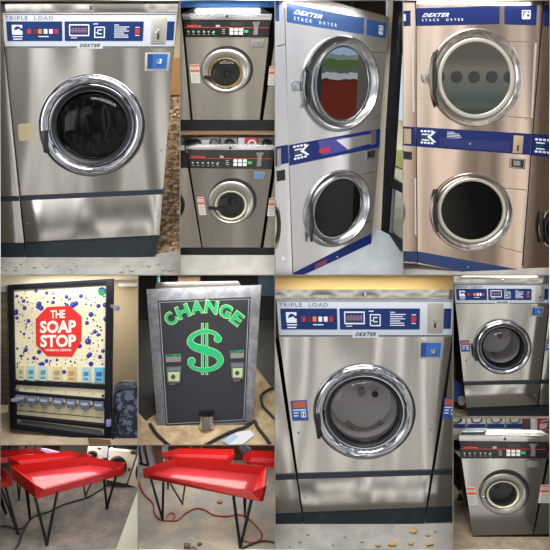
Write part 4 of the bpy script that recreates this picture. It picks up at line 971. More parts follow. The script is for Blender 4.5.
# poster
poster = P('poster_panel', s, [(13.2, 290.2), (105.6, 286), (104.8, 383), (14, 379)], -.02, -.012, mat('cream_poster', '#ddd5b3', .5), t)
bm = bmesh.new(); rs = random.Random(11)
big = [(102, 291, 3.6), (73, 305, 2.7), (76, 303.6, 2.2), (39, 304, 2.3), (41, 308, 2.4), (38, 306.5, 2), (24.5, 308, 1.9), (23.6, 301, 1.7), (16, 313, 2), (17, 318, 1.6), (81, 296, 1.9), (66.5, 297, 1.8), (91, 314.5, 2.3), (87, 323, 1.9), (98.5, 306, 2), (106, 319, 2.4), (88, 341.5, 2.8), (94.5, 332, 1.8), (25.6, 350, 2), (28.5, 321, 1.8), (79.5, 346, 2.2), (90, 354.5, 2), (46.5, 293, 1.6), (53, 302.5, 1.7), (54, 298, 1.2), (36, 290.8, 1.7), (17, 296, 1.4), (24, 334, 1.4), (16.5, 311, 1.6), (98, 335, 1.5), (103, 351, 1.8), (67, 305, 1.6), (105, 305, 2.2), (18, 367, 1.4), (42, 364.5, 2.4), (46.5, 361, 1.7), (34, 358, 1.7), (88.5, 356, 1.9), (100, 357, 1.9), (91, 364, 2.2), (39, 352, 2.0), (21, 356, 1.4), (57, 360, 1.3), (64, 372, 1.8)]
def in_sign(x, y): return abs(x-58.8) < 26 and abs(y-331.5) < 27
for x, y, r in big: prism(bm, s, ell(x, y, r*1.15, r*1.15, 0, 12), -.0119, -.0105)
k = 0
while k < 210:
    x, y = rs.uniform(15, 104), rs.uniform(291, 366)
    if in_sign(x, y): continue
    r = rs.choice((.35, .5, .6, .8, 1.1)); prism(bm, s, ell(x, y, r, r, 0, 8), -.0119, -.0105-.0003*(k % 3)); k += 1
mk('bubble_print', bm, mat('royal_blue_bubbles', '#1a2890', .4), poster)
bm = bmesh.new()
for x, y, r in big[:34]:
    prism(bm, s, ell(x-r*.3, y-r*.3, r*.25, r*.25, 0, 8), -.0104, -.0098)
mk('bubble_highlight_print', bm, mat('pale_blue_dots', '#8f9ad8', .4), poster)
# octagon sign
oc = [(47, 307), (70, 305.8), (81.6, 316.5), (81.4, 341), (72, 356.8), (47.5, 356.2), (36, 345), (35.6, 319)]
sg = P('octagon_sign', s, oc, -.0098, -.006, mat('stop_red', '#cf1f18', .45), t)
bm = bmesh.new()
for q, w in (([(50.5, 310.4), (65, 309.8), (65, 318), (50.5, 318.4)], 'THE'), ([(40, 321), (76, 320), (76, 332.5), (40, 333.3)], 'SOAP'), ([(40.3, 335), (76, 334.4), (76, 347), (40.3, 347.2)], 'STOP')):
    text(bm, s, w, q, -.0058, -.003, offset=.035 if w != 'THE' else .02)
text(bm, s, 'VENDING CENTER', [(45, 348.9), (71.5, 349), (71.5, 351.3), (45, 351.2)], -.0058, -.004, offset=.015)
mk('sign_lettering', bm, mat('sign_white', '#f0e6da', .5), sg)
LT('green_sticker', s, 101.4, 292.5, 3.3, 3.5, [(1, -.0095), (1, -.006), (0, -.006)], mat('green_dot', '#178048', .4), t, n=20)
for i, (x, w, c, c2) in enumerate(((20.5, 5.5, '#cfc6a2', '#8a9a8e'), (31, 7, '#a8c9c9', '#3b8fb0'), (43, 7.5, '#b9c6c0', '#4d87a8'), (56.8, 8.5, '#cbbf98', '#a08e60'), (71.5, 8.5, '#c9b284', '#a8864a'), (86, 8, '#9fc0c6', '#3a7fb0'), (99, 9, '#5faacb', '#2358a0'))):
    y = 366+(x-20)*.03
    b = P('soap_sample', s, [(x-w/2, y-.5), (x+w/2, y-.5), (x+w/2, y+14.6), (x-w/2, y+14)], -.0118, .012, mat('soap_box_'+c[1:], c, .5), t)
    P('soap_sample_print', s, [(x-w*.32, y+4), (x+w*.34, y+3.4), (x+w*.3, y+8), (x-w*.3, y+8.4)], .0122, .0135, mat('soap_print_'+c2[1:], c2, .5), b)
    P('soap_sample_print', s, [(x-w*.32, y+10), (x+w*.3, y+10.2), (x+w*.3, y+12.4), (x-w*.32, y+12.2)], .0122, .0135, mat('soap_print_'+c2[1:], c2, .5), b)
# white selector strip with knob and screws
P('selector_strip', s, barq(384.8, 389.7, 391.4, 398.8, 15, 105), -.02, .0, mat('ivory_strip', '#d9ceae', .45), t)
LT('selector_knob', s, 17.8, 388, 1.9, 2, [(1, 0), (1, .03), (.6, .035), (0, .03)], SATIN, t, n=18)
for x in (25.5, 37, 51, 65.5, 79, 93): LT('screw', s, x, px_y(x, 388.3, 394.6), .6, .6, [(1, 0), (.8, .006), (0, .006)], RUB, t, n=8)
LT('selector_lock', s, 103, 395.5, 1.2, 1.3, [(1, 0), (1, .012), (0, .012)], RUB, t, n=14)
# row of dispenser trays
TR = glass('smoky_plastic', '#74789a', .10, .2)
TRB = mat('smoky_grey_plastic', '#5c6376', .25)
for i, x in enumerate((20, 31.5, 44, 57.5, 71, 84.5, 98.5)):
    y0 = px_y(x, 394.8, 402.2); w = 5.4
    bm = bmesh.new()
    prism(bm, s, rnd([(x-w, y0), (x+w-1, y0+.6), (x+w, y0+5), (x+w-1.8, y0+9.6), (x-w+2, y0+9), (x-w, y0+5)], 1.4), -.01, .06, bev=.012)
    tr = mk('dispenser_tray', bm, TRB, t)
    bm = bmesh.new(); prism(bm, s, rnd([(x-w+1.2, y0+2), (x+w-2, y0+2.6), (x+w-2.6, y0+5), (x-w+1.8, y0+4.6)], .8), .060, .064); mk('tray_rim', bm, mat('pale_plastic_edge', '#9aa2b5', .3), tr)
    P('price_tag', s, [(x+w-.2, y0), (x+w+2.2, y0+.2), (x+w+2.2, y0+4.4), (x+w-.2, y0+4.2)], -.01, .02, mat('ivory_tag', '#dcd4b4', .5), t) if i < 6 else None
P('tray_pointer', s, rnd([(10.5, 399.2), (22, 396.6), (24, 399), (14, 402.2), (10.5, 401.5)], 1), .04, .075, mat('pale_grey_plastic', '#8c93a3', .3), t, bev=.006)
bm = bmesh.new()
for q in (barq(402, 413, 402.6, 413.6, 16, 17), barq(409.6, 417.6, 410.4, 418.4, 17, 102), [(16.5, 399), (17.2, 399), (17.2, 410.3), (16.5, 410)]): prism(bm, s, q, -.0199, -.016)
for x in (20, 30, 43, 57, 71, 84): prism(bm, s, [(x, px_y(x, 404.8, 412)), (x+2.6, px_y(x, 405, 412.3)), (x+2.6, px_y(x, 405.7, 413)), (x, px_y(x, 405.5, 412.8))], -.0199, -.016)
mk('price_line_print', bm, mat('indigo_line', '#4a4a72', .5), t)
P('delivery_flap', s, [(17, 423.5), (22, 420.7), (100, 430.8), (105, 440), (15, 427.4)], -.019, .005, mat('dark_grey_flap', '#4a4c50', .4), t)
kb = front(110, 300, .28, 420, .45)
ky = thing('key_bunch', 'small key and tag hanging from right frame near top of soap machine', 'keys', kb.pt(115, 312))
P('key_blade', kb, [(110.5, 304.5), (114, 304.8), (114, 308), (110.6, 307.8)], 0, .01, SATIN, ky)
P('key_tag', kb, rnd([(113.4, 304.6), (118.5, 305.4), (120.4, 307), (119, 311.4), (113.2, 311)], .8), .01, .018, mat('grey_tag', '#8f9188', .4, .5), ky)
P('tag_print', kb, [(116, 306.8), (119.6, 307.4), (118.8, 310.4), (116.2, 310)], .018, .02, mat('violet_print', '#5561a8', .4), ky)
lk = thing('padlock', 'padlock with purple tag at lower right of the soap machine frame', 'padlock', kb.pt(108, 427))
bm = bmesh.new(); tube_pts(bm, [kb.pt(x, y, .02) for x, y in smooth_path([(109, 420), (110.5, 414.5), (112.5, 412.5), (112, 420)])], .006); mk('shackle', bm, RUB, lk)
P('lock_body', kb, rnd([(106, 420), (111, 419.5), (111, 426.4), (106, 426.8)], .8), 0, .03, mat('purple_tag', '#7f7cb4', .4), lk, bev=.004)
# camouflage bag
sg = front(125, 385, .5, 447, .6)
CAMO = mat('camouflage_fabric', '#262a38', .9, noise=((13, 13, 13), .5, .54, '#626880'))
bg_ = thing('camouflage_bag', 'dark blue grey camouflage bag standing right of the soap machine', 'bag', sg.pt(125, 446))
P('bag_body', sg, rnd([(113, 389), (118, 387), (142, 387.5), (144, 450), (111, 450)], 3), -.2, .03, CAMO, bg_, bev=.03)
bm = bmesh.new(); tube_pts(bm, [sg.pt(x, y, .035) for x, y in smooth_path([(112.5, 448), (113.5, 420), (114.5, 398), (117, 390.5), (124, 388.6), (140, 388)])], .014); mk('bag_piping', bm, RUB, bg_)
bm = bmesh.new(); tube_pts(bm, [sg.pt(x, y, .05) for x, y in smooth_path([(115, 405), (118, 415), (116, 426), (119, 436)])], .011); mk('bag_strap', bm, RUB, bg_)
tag(P('brown_wedge', fl, [(88, 438), (110, 440), (112, 447), (90, 446)], .001, .03, mat('brown_card', '#5c442c', .8)), 'small brown wooden offcut under right end of the soap machine', 'wood')

# ================================================================ P7: change machine
CELL = CE['P7']
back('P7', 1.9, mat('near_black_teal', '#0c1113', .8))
fl = Surf((200, 448, .38), (140, 448, .38), (200, 330, 1.7))
bm = bmesh.new(); prism(bm, fl, rect(130, 320, 282, 452), -.03, 0); struct('floor', bm, mat('dark_mottled_floor', '#25241f', .6, noise=((4, 4, 4), .4, .65, '#33322b')))  # dark floor with mottled tone
tag(P('concrete_slab', fl, [(130, 404), (146, 421), (240, 350), (252, 362), (284, 404), (284, 454), (130, 454)], .0, .03, CONC_T), 'tan stained concrete slab carrying the change machine', 'slab')
s = Surf((146, 289, .40), (261, 285, .40), (157, 434, .58))
oq = [(146.3, 289.2), (261.3, 284.8), (252.6, 425), (158, 436.2)]
t = thing('change_machine', 'change machine with black face, green CHANGE lettering and galvanised border', 'change machine', s.pt(205, 430))
GALV = mat('galvanised_steel', '#8d8f98', .45, .75, noise=((12, 12, 12), .42, .6, '#a8a8ad'))
P('face_plate', s, oq, 0, .0, GALV, t, dr=(0, 1, -.02), ln=.04, bev=.004)
A = [(156, 283.5), (240, 281), (243, 287), (244, 424), (165, 430), (157, 300)]
bm = bmesh.new(); q = [R(157, 300, .47), R(243, 296, .47), R(240, 420, .62), R(167, 428, .62)]; q2 = [R(156, 282.4, .95), R(238, 281, .95), R(236, 400, 1.05), R(168, 405, 1.05)]
q[0] = R(155, 291, .452); q[1] = R(243, 288, .452)
hexa(bm, q, q2); mk('housing', bm, mat('dusty_grey_box', '#84786a', .6, .3), t)
PV = P('face_panel', s, [(157.7, 300.6), (250.6, 297), (245.2, 421.6), (165.8, 426)], 0, .004, mat('charcoal_face', '#292b33', .5), t)
FQ = quad([(157.7, 300.6), (250.6, 297), (245.2, 421.6), (165.8, 426)])
bm = bmesh.new()
for a in ((.015, .014, .985, .017), (.015, .983, .985, .986), (.015, .014, .021, .986), (.979, .014, .985, .986)): prism(bm, s, sub(FQ, *a), .0042, .006)
mk('white_border_line', bm, mat('pale_line', '#b8bac0', .5), PV)
GRN = mat('bright_green', '#12b574', .45); GRY = mat('pale_yellow_edge', '#c8e08c', .5)
def letters(offset, h0, h1, m, nm, g=0):
    bm = bmesh.new()
    spec = [('C', 170.5, 319, -48, 9.6, 13), ('H', 183, 311.6, -22, 12.5, 12.5), ('A', 197, 307.2, -7, 12.5, 12.5), ('N', 211.5, 307, 9, 12.5, 12.5), ('G', 225.5, 311, 24, 11.5, 13), ('E', 237, 318.5, 38, 10, 12.5)]
    for ch, x, y, a, w, hh in spec:
        a = math.radians(a); c, sn = math.cos(a), math.sin(a); w += g; hh += g
        def Q(u, v, x=x, y=y, c=c, sn=sn, w=w, hh=hh):
            X, Y = (u-.5)*w, (v-.5)*hh; return (x+X*c-Y*sn, y+X*sn+Y*c)
        text(bm, s, ch, Q, h0, h1, offset=offset)
    mk(nm, bm, m, PV, smooth=False)
letters(.055, .0042, .006, GRY, 'lettering_outline', 1.3)
letters(.042, .0062, .009, GRN, 'change_lettering', 0)
for off_, h0, h1, m, nm, g in ((.05, .0042, .006, GRY, 'dollar_outline', 1.0), (.028, .0062, .009, GRN, 'dollar_sign', 0)):
    bm = bmesh.new()
    # an S swept as a thick stroke with swelling, plus two thin bars
    path = smooth_path([(219, 337), (214, 333), (204.5, 331.2), (194, 335), (190, 341.5), (195, 347), (205, 350), (216, 354), (220.5, 360.5), (216, 367), (205, 370), (194, 368), (188.5, 362.5)], 6)
    wd = []
    n = len(path)
    for i in range(n):
        u = i/(n-1); wd.append((1.5+2.3*math.exp(-((u-.5)/.22)**2))+g*.5)
    Lf, Rt = [], []
    for i in range(n):
        (x0, y0), (x1, y1) = path[max(i-1, 0)], path[min(i+1, n-1)]; dx, dy = x1-x0, y1-y0; L = math.hypot(dx, dy); nx, ny = -dy/L, dx/L
        x, y = path[i]; Lf.append((x+nx*wd[i], y+ny*wd[i])); Rt.append((x-nx*wd[i], y-ny*wd[i]))
    for i in range(n-1):
        for hh, rev in ((h1, 0),):
            bm.faces.new([bm.verts.new(s.pt(*p, hh)) for p in (Lf[i], Lf[i+1], Rt[i+1], Rt[i])])
    ring = Lf+Rt[::-1]
    for i in range(len(ring)):
        a, b2 = ring[i], ring[(i+1) % len(ring)]
        bm.faces.new([bm.verts.new(p) for p in (s.pt(*a, h1), s.pt(*b2, h1), s.pt(*b2, h1)-s.N*(h1-h0), s.pt(*a, h1)-s.N*(h1-h0))])
    bmesh.ops.remove_doubles(bm, verts=bm.verts[:], dist=1e-5)
    for x, y in ((217.8, 339), (191.5, 361)): prism(bm, s, ell(x, y, 3.6+g*.5, 3.4+g*.5, 0, 20), h0, h1+.0002)
    for x in (202.4, 206.8): prism(bm, s, rect(x-.85-g*.45, 323.5-g*.4, x+.85+g*.45, 374.5+g*.4), h0, h1+.0004)
    mk(nm, bm, m, PV, smooth=False)
for i, (x0, y0, x1, ty) in enumerate(((166, 357.2, 181, 354.6), (230.6, 353.4, 244, 350.6))):
    T('accepts_lettering', s, 'ACCEPTS', [(x0-1, ty), (x1, ty-.6), (x1, ty+1.8), (x0-1, ty+2.4)], .0042, GRN, PV, offset=.02)
    P('bill_label', s, [(x0, y0), (x1, y0-.6), (x1-.3, y0+4.4), (x0, y0+5)], .004, .008, mat('grey_label', '#8b8781', .5), PV)
    cy = y0+13
    ac = P('bill_acceptor', s, rnd([(x0+.2, y0+10), (x1+.3, y0+9.4), (x1-.6, y0+26), (x0+1, y0+26)], .8), 0, .03, mat('grey_bezel', '#6a6c6c', .4, .4), t, bev=.004)
    P('bill_mouth', s, [(x0+1, y0+11), (x1-.6, y0+10.4), (x1-.6, y0+13.2), (x0+1, y0+13.6)], .03, .036, mat('steel_mouth', '#8a8c90', .35, .7), ac)
    P('bill_picture', s, [(x0+2, y0+15), (x1-1.4, y0+14.6), (x1-1.8, y0+24), (x0+2.4, y0+24)], .03, .034, mat('pale_green_bill', '#bccf9e', .5), ac)
    LT('bill_seal', s, (x0+x1)/2, y0+19, 2.3, 2.3, [(1, .034), (1, .036), (0, .036)], mat('dark_green_seal', '#33523a', .5), ac, n=16)
    P('acceptor_caption', s, [(x0+3, y0+26.4), (x0+9, y0+26.2), (x0+9, y0+27.8), (x0+3, y0+28)], .004, .006, mat('pinkish_caption', '#b47a70', .5), PV)
# coin cup
bm = bmesh.new(); cup = [(1, 0), (1, .0)]
n = 18
def half(cx, cy, r, hh, y, m=n): return [s.pt(cx+r*math.cos(math.pi*i/m), y, 0)+s.N*(hh*math.sin(math.pi*i/m)) for i in range(m+1)]
a, b_ = half(207, 0, 8.6, .13, 414), half(206.6, 0, 8.2, .12, 427)
ai, bi = half(207, 0, 7.6, .115, 414), half(206.6, 0, 7.4, .11, 425.5)
va, vb, vai, vbi = [[bm.verts.new(p) for p in L] for L in (a, b_, ai, bi)]
for i in range(n):
    bm.faces.new((va[i], va[i+1], vb[i+1], vb[i])); bm.faces.new((vai[i+1], vai[i], vbi[i], vbi[i+1])); bm.faces.new((va[i+1], va[i], vai[i], vai[i+1]))
bm.faces.new(vb); bm.faces.new(vbi)
mk('coin_cup', bm, STEEL_W, t)
P('coin_chute', s, [(198.6, 410.6), (214.8, 409.8), (215, 415), (198.6, 415)], .004, .012, BLK, t)
CAB = mat('black_cable', '#17181c', .5)
cord('power_cord', fl.up(.03), [(204, 446), (218, 438), (232, 431.5), (245, 427), (254, 421), (258, 428), (266, 438), (271, 446)], .018, CAB, 'thick black cord lying right of the change machine foot')
cord('power_cord', fl.up(.03), [(284, 392), (274, 388), (266, 391), (261, 396), (263, 406), (270, 414), (276, 420)], .016, CAB, 'looped black cord near right edge behind change machine')
cord('power_cord', fl.up(.03), [(150, 424), (156, 433), (163, 440), (170, 446)], .018, CAB, 'short black cord at the lower left foot of change machine')
o = thing('paper_sheet', 'crumpled white and blue paper on the slab below the change machine', 'paper', fl.pt(240, 440, .03))
P('sheet', fl, [(226, 440), (237, 432), (250, 430), (255, 435), (243, 444), (228, 445)], .031, .045, mat('white_paper', '#c9ccd0', .7), o)
P('blue_print', fl, [(222, 441), (233, 433.5), (238, 436), (228, 444)], .046, .050, mat('pale_blue_print', '#9db4cf', .7), o)
bs = front(275, 0, 1.5, 550, 1.5)
bm = bmesh.new(); tube_pts(bm, [R(158, 270, 1.3), R(158.5, 290, 1.3)], .02); tag(mk('blue_pipe', bm, mat('light_blue_pipe', '#6c9db0', .5)), 'pale blue upright pipe behind upper left of change machine', 'pipe')
tag(P('brown_carton', bs, rect(178, 271, 200, 284), 0, .1, mat('brown_carton', '#57402e', .8)), 'brown carton in shadow behind top of the change machine', 'box')
tag(P('blue_drum', bs, rnd(rect(258, 270, 282, 296), 4), 0, .15, mat('dark_teal_plastic', '#14384a', .5)), 'dark teal bin behind upper right of the change machine', 'bin')

# ---------------------------------------------------------------- red folding tables
TRED = mat('red_laminate', '#b91c18', .33)
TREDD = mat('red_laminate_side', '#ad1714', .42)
LEGM = mat('black_leg_rod', '#15171d', .35, .4)
DECK = mat('red_deck_laminate', '#ad3038', .2, coat=.9)
def table(label, F, H, deck, rimtop, bottom, front_cut, legs, group, low=.07, rim=.12):
    """F floor surface, H height of the deck above it.
    deck: inner deck corners BL, BR, FR, FL ; rimtop: rim tops: left-front, left-back, right-back, right-front ; bottom: bottom of front board left, right"""
    T_ = F.up(H)
    BL, BR, FR, FL = [T_.pt(*p) for p in deck]
    rLF, rLB, rRB, rRF = [T_.pt(*p, rim) for p in rimtop]
    bL, bR = [T_.pt(*p, -low) for p in bottom]
    n = F.N
    t = thing('folding_table', label, 'table', F.pt(*legs[0][1]), group)
    c = (BL+BR+FR+FL)/4
    ubL = rLB-n*(rim+low); ubR = rRB-n*(rim+low)
    # deck slab
    bm = bmesh.new(); top = [BL, BR, FR, FL]; hexa(bm, top, [ubL+(bL-ubL)*.02+n*0, ubR, bR, bL]); mk('table_deck', bm, DECK, t)
    def board(name, pts, inward):
        bm = bmesh.new(); th = .028
        hexa(bm, pts, [p+inward*th for p in pts]); mk(name, bm, TRED, t)
    # boards seen as outer faces plus sloped inner faces
    xdir = (rRB-rLB).normalized(); ydir = (rLB-rLF).normalized()
    bm = bmesh.new(); hexa(bm, [ubL, ubR, rRB, rLB], [BL-n*.03, BR-n*.03, BR+n*.001+(rRB-BR)*.86, BL+(rLB-BL)*.86]); mk('back_rim', bm, TRED, t)
    bm = bmesh.new(); hexa(bm, [bL, ubL, rLB, rLF], [FL-n*.03, BL-n*.03, BL+(rLB-BL)*.86, FL+(rLF-FL)*.72]); mk('side_rim', bm, TRED, t)
    bm = bmesh.new(); hexa(bm, [bR, ubR, rRB, rRF], [FR-n*.03, BR-n*.03, BR+(rRB-BR)*.86, FR+(rRF-FR)*.72]); mk('side_rim', bm, TRED, t)
    bm = bmesh.new(); f = [bL, bR, rRF, FR, FL, rLF]; inw = (BL-FL).normalized()*.03
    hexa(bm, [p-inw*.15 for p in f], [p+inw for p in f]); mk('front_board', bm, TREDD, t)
    for tops, foot, th in legs:
        bm = bmesh.new(); ft = F.pt(*foot, .012)
        for tp in tops: tube_pts(bm, [T_.pt(*tp, -low*.8), ft], th, n=8)
        sp = bmesh.ops.create_icosphere(bm, subdivisions=2, radius=th*1.3, matrix=Matrix.Translation(ft)); mk('leg', bm, LEGM, t)
    return t

# ================================================================ P8
CELL = CE['P8']
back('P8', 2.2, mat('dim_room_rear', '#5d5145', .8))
F = Surf((69, 553, .75), (0, 553, .75), (69, 470, 2.0))
bm = bmesh.new(); prism(bm, F, rect(-8, 462, 146, 558), -.03, 0); struct('floor', bm, CONC_P)
table('red tray-topped table with black hairpin legs, nearest of the bottom left group', F, .50,
      deck=[(26, 473.5), (91, 460.5), (116.5, 470.5), (44, 489.5)], rimtop=[(33.5, 483.8), (11, 465.8), (88, 456.4), (125.3, 463.2)], bottom=[(36, 499), (123, 474.6)], front_cut=None,
      legs=[([(35, 497), (57.5, 491)], (46.8, 544.5), .016), ([(104, 479), (116, 476)], (106.8, 508), .014), ([(26, 489), (27.5, 490)], (30, 519), .014), ([(83, 484), (91.5, 482)], (85.5, 496), .010)], group='red tables at bottom left')
table('red tray-topped table standing directly behind the nearest one at bottom left', F, .50,
      deck=[(17, 459.5), (72, 453.2), (84, 456.6), (21, 464.2)], rimtop=[(19.6, 463), (7.8, 456.3), (70.5, 451.2), (92, 455.4)], bottom=[(21, 469), (92, 459.6)], front_cut=None, rim=.07, low=.05,
      legs=[([(16, 466), (22, 468)], (19, 500), .010), ([(60, 466), (65, 466)], (62, 485), .010)], group='red tables at bottom left')
table('red table at far left back behind the others, pale deck edge', F, .50,
      deck=[(-8, 453), (35, 450), (38, 452.6), (-8, 458.5)], rimtop=[(-8, 456), (-8, 450), (34.5, 448.6), (42, 450.6)], bottom=[(-8, 465), (42, 455.5)], front_cut=None, rim=.05, low=.05,
      legs=[([(-2, 462), (2, 462)], (0, 490), .010)], group='red tables at bottom left')
table('red table corner cut off by left edge, sloped rim end', F, .50,
      deck=[(-20, 468), (-4, 468), (3.4, 481.6), (-20, 486)], rimtop=[(-20, 470), (-20, 464), (0, 465), (9, 472.8)], bottom=[(-20, 492), (12.8, 485.5)], front_cut=None, rim=.10, low=.06,
      legs=[([(1, 488), (5.5, 487)], (18, 533), .015), ([(-8, 486), (-2, 488)], (6, 513), .014)], group='red tables at bottom left')
CB = mat('brown_black_cord', '#3d322e', .6)
cord('extension_cord', F, [(-4, 527), (6, 526), (20, 529), (28, 522), (35, 516), (50, 511), (62, 505), (75, 501), (88, 497), (100, 490), (108, 484)], .010, CB, 'dark cord curving across floor under nearest bottom left table')
cord('extension_cord', F, [(13, 552), (19, 543), (22, 534), (27, 524), (30, 519)], .013, CB, 'dark cord running to bottom edge left of the front table leg')
chips(F, 14, (50, 515, 110, 545), mat('paint_fleck', '#a8a49c', .9), 'pale paint fleck on concrete under the bottom left tables', 'paint flecks on concrete', name='paint_fleck', r=(.5, 1.3), seed=9)
s2 = front(120, 445, 1.6, 490, 1.7, .1)
CRM = mat('cream_enamel', '#d6cfbd', .45)
for i, (q, c, r, kk) in enumerate((([(108.5, 449.5), (137, 452.5), (126.6, 484), (106.3, 480)], (117.6, 465.8), (9.2, 10), 0), ([(88, 446), (103, 446.5), (101.5, 462), (86, 458)], (92.5, 454.5), (5, 4), 1), ([(138, 453), (150, 454), (145, 490), (127.8, 484.6)], (140.5, 472), (5, 9), 2))):
    g = thing('front_load_washer', ('cream front loader with big black door behind the nearest red table', 'cream washer partly hidden behind red tables, left of pale column', 'cream washer at right edge beside the big black door')[i], 'washing machine', s2.pt((q[2][0]+q[3][0])/2, q[2][1]+4), 'cream washers behind the red tables')
    P('body', s2, q, 0, 0, CRM, g, dr=(0, 1, 0), ln=.3, bev=.01)
    LT('door_ring', s2, *c, *r, [(1, 0), (1, .03), (.9, .04), (.8, .02), (0, .01)], RUB, g, n=40)
    P('plinth', s2, [(q[3][0], q[3][1]+.1), (q[2][0], q[2][1]+.1), (q[2][0], q[2][1]+4.5), (q[3][0], q[3][1]+4)], 0, -.01, mat('dark_plinth', '#24262b', .6), g, dr=(0, 1, 0), ln=.2)
    if i == 0: P('name_plate', s2, [(131, 451.5), (136, 452), (135.6, 454.6), (130.6, 454.2)], .001, .01, mat('olive_plate', '#34381f', .4), g); LT('door_latch', s2, 129.2, 469.2, 1, 1.8, [(1, 0), (1, .02), (0, .02)], RUB, g, n=14)
    if i == 1: P('name_plate', s2, [(97.5, 447.5), (101, 448), (101, 449.6), (97.5, 449.4)], .001, .01, mat('olive_plate', '#34381f', .4), g)
tag(P('pale_column', s2, [(102.5, 444), (108, 444), (107, 458), (101.8, 457)], .0, .03, mat('pale_blue_column', '#a9b6c4', .6)), 'pale blue grey column between two cream washers', 'column')
tag(P('dark_clutter', s2.up(-.02), [(60, 443), (88, 443), (87, 456), (60, 452)], 0, .02, mat('charcoal_clutter', '#2a2523', .8)), 'dark bundle behind the red tables', 'bundle')
tag(P('black_bag', s2, rnd([(110, 442), (137, 442), (137, 450), (112, 448.4)], 2), .005, .05, mat('soft_black', '#20232c', .9), bev=.015), 'black cloth bundle on top of the cream front loader', 'bundle')
for i, x in enumerate((4, 13, 21, 30, 38)):
    tag(P('chair_back', s2.up(.05), rnd(rect(x-3, 443, x+3, 450), 1.2), 0, .03, mat(('dark_olive', 'dark_brown', 'maroon_brown')[i % 3], ('#2e2c22', '#3a2a20', '#4a2822')[i % 3], .7)), ('dark item at far left on top of far red table', 'second dark item from left behind the far red table', 'middle dark item of five behind far red table', 'fourth dark item from left behind far red table', 'rightmost dark item of five behind far red table')[i], 'clutter')
tag(P('violet_cloth', s2.up(.05), [(38, 448.6), (46, 449), (60, 452.6), (46, 453)], 0, .02, mat('violet_cloth', '#9a8aa8', .8)), 'pale violet cloth between two red tables at back', 'cloth')
bd = Surf((138, 493, .55), (117, 551, .45), (150, 551, .52))
tag(P('cream_board', bd, [(139, 488), (150, 488), (150, 554), (114.6, 554)], -.03, 0, mat('cream_board', '#d8d3c2', .6)), 'leaning cream board at lower right of the bottom left tables', 'board')

# ================================================================ P9
CELL = CE['P9']
back('P9', 2.2, mat('brown_wood_rear', '#5e3822', .7, noise=((2, 2, 12), .4, .6, '#74482b')))
F = Surf((206, 553, .75), (140, 553, .75), (206, 470, 2.0))
bm = bmesh.new(); prism(bm, F, rect(130, 460, 284, 558), -.03, 0); struct('floor', bm, CONC_Q)
sb = front(275, 0, 2.0, 550, 2.0)
tag(P('pale_wall_panel', sb, rect(130, 440, 168, 472), 0, .03, mat('pale_bluish_wall', '#b4bcc0', .8)), 'pale panel behind left end of the bottom centre table', 'panel')
tag(P('brown_post', sb.up(.05), [(152, 440), (160, 440), (163, 463), (156.5, 465)], 0, .06, BROWN), 'dark brown post behind left end of the bottom centre table', 'post')
for i, x in enumerate((190, 201)): tag(P('wood_batten', sb, rect(x, 440, x+1, 452), 0, .03, mat('orange_batten', '#c07a45', .7)), ('left', 'right')[i]+' thin orange batten on brown wall at bottom centre', 'batten')
bm = bmesh.new(); b3 = sb.up(.25)
for a, b_ in (((143.5, 444), (148.5, 466)), ((139, 463.5), (148.6, 465.6)), ((138.5, 444), (141.5, 463))): tube_pts(bm, [b3.pt(*a), b3.pt(*b_)], .015)
tag(mk('stool_frame', bm, LEGM), 'black metal stool frame in upper left corner behind bottom centre table', 'stool')
table('red tray-topped table with black hairpin legs and orange cord below, bottom centre', F, .50,
      deck=[(176.6, 466), (257, 474.6), (251.8, 491.6), (149, 474.2)], rimtop=[(143.2, 468.8), (175.3, 458.2), (266.5, 466.6), (264.4, 486.6)], bottom=[(144.4, 477.6), (261, 501.6)], front_cut=None,
      legs=[([(151, 479), (163.3, 482)], (162.6, 519.8), .014), ([(251.5, 499.5), (233.4, 496)], (240.3, 547), .017), ([(170.5, 484), (184.8, 486)], (182.4, 503.6), .010), ([(243.4, 492), (246, 492)], (245, 517), .010)], group='red tables at bottom centre', rim=.12)
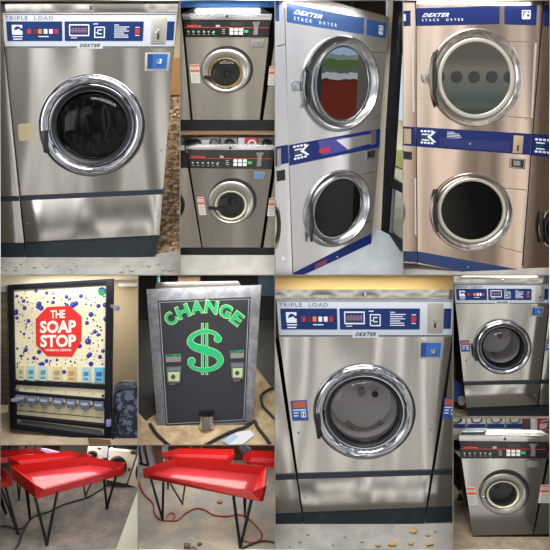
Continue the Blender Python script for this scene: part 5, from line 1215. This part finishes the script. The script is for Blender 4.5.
table('red table directly behind the bottom centre table, white sheen on its deck', F, .50,
      deck=[(179, 451.8), (230.4, 453), (226.2, 459.4), (166.5, 456.4)], rimtop=[(161.8, 453), (178.8, 448.4), (233.6, 449.2), (233.2, 454)], bottom=[(163, 458.6), (229.2, 463.4)], front_cut=None, rim=.08, low=.05,
      legs=[([(166, 459), (170, 460)], (168, 488), .010), ([(222, 464), (226, 464)], (224, 492), .010)], group='red tables at bottom centre')
table('red table cut off by the right edge behind bottom centre table', F, .50,
      deck=[(252, 456.6), (290, 458), (290, 464.6), (247.6, 461.4)], rimtop=[(243, 456), (250.8, 450.4), (290, 452), (292, 458)], bottom=[(243.6, 462.8), (292, 470.4)], front_cut=None, rim=.10, low=.05,
      legs=[([(248, 464), (251, 465)], (250, 494), .010)], group='red tables at bottom centre')
g = P('black_bundle', sb.up(.3), rnd([(239, 447), (246, 446), (252, 450), (246, 456), (241, 452)], 2), 0, .05, mat('soft_black', '#20232c', .9), bev=.015); tag(g, 'small dark bundle between two back tables at bottom centre', 'bundle')
OC = mat('red_orange_cord', '#a5402e', .6)
cord('extension_cord', F, [(138, 479), (144, 494), (153, 503), (154.5, 513), (160, 519.5), (170, 521), (178, 520), (186, 513), (195, 508.5), (204, 509.5), (214, 515), (227, 516.2), (238, 514.6), (246, 517), (256, 526), (262, 535), (258, 541), (250, 542.5), (243, 540)], .009, OC, 'red orange extension cord winding on pale floor at bottom centre')
cord('extension_cord', F, [(166, 519), (169, 514), (173, 513), (175.5, 516), (173, 520)], .008, OC, 'small red orange cord loop by the left table foot')
cord('extension_cord', F, [(241, 549), (252, 544), (262, 541), (270, 541.6), (280, 544)], .013, CB, 'dark brown cord at lower right of bottom centre table')
chips(F, 3, None, mat('dry_leaf', '#66543c', .9), ['largest dark leaf scrap, leftmost of three, under the bottom centre table', 'middle dark leaf scrap of three at the bottom edge', 'rightmost and smallest dark leaf scrap under the bottom centre table'], 'leaf scraps', name='dry_leaf', seed=21, spots=[(187, 545, 5), (193, 548, 4), (199, 543, 3)])
chips(F, 1, None, mat('tan_clod', '#96744f', .9), 'tan lump on the floor behind the bottom centre table legs', 'tan lumps', name='clod', seed=22, spots=[(220, 501, 3.6)])
CELL = None
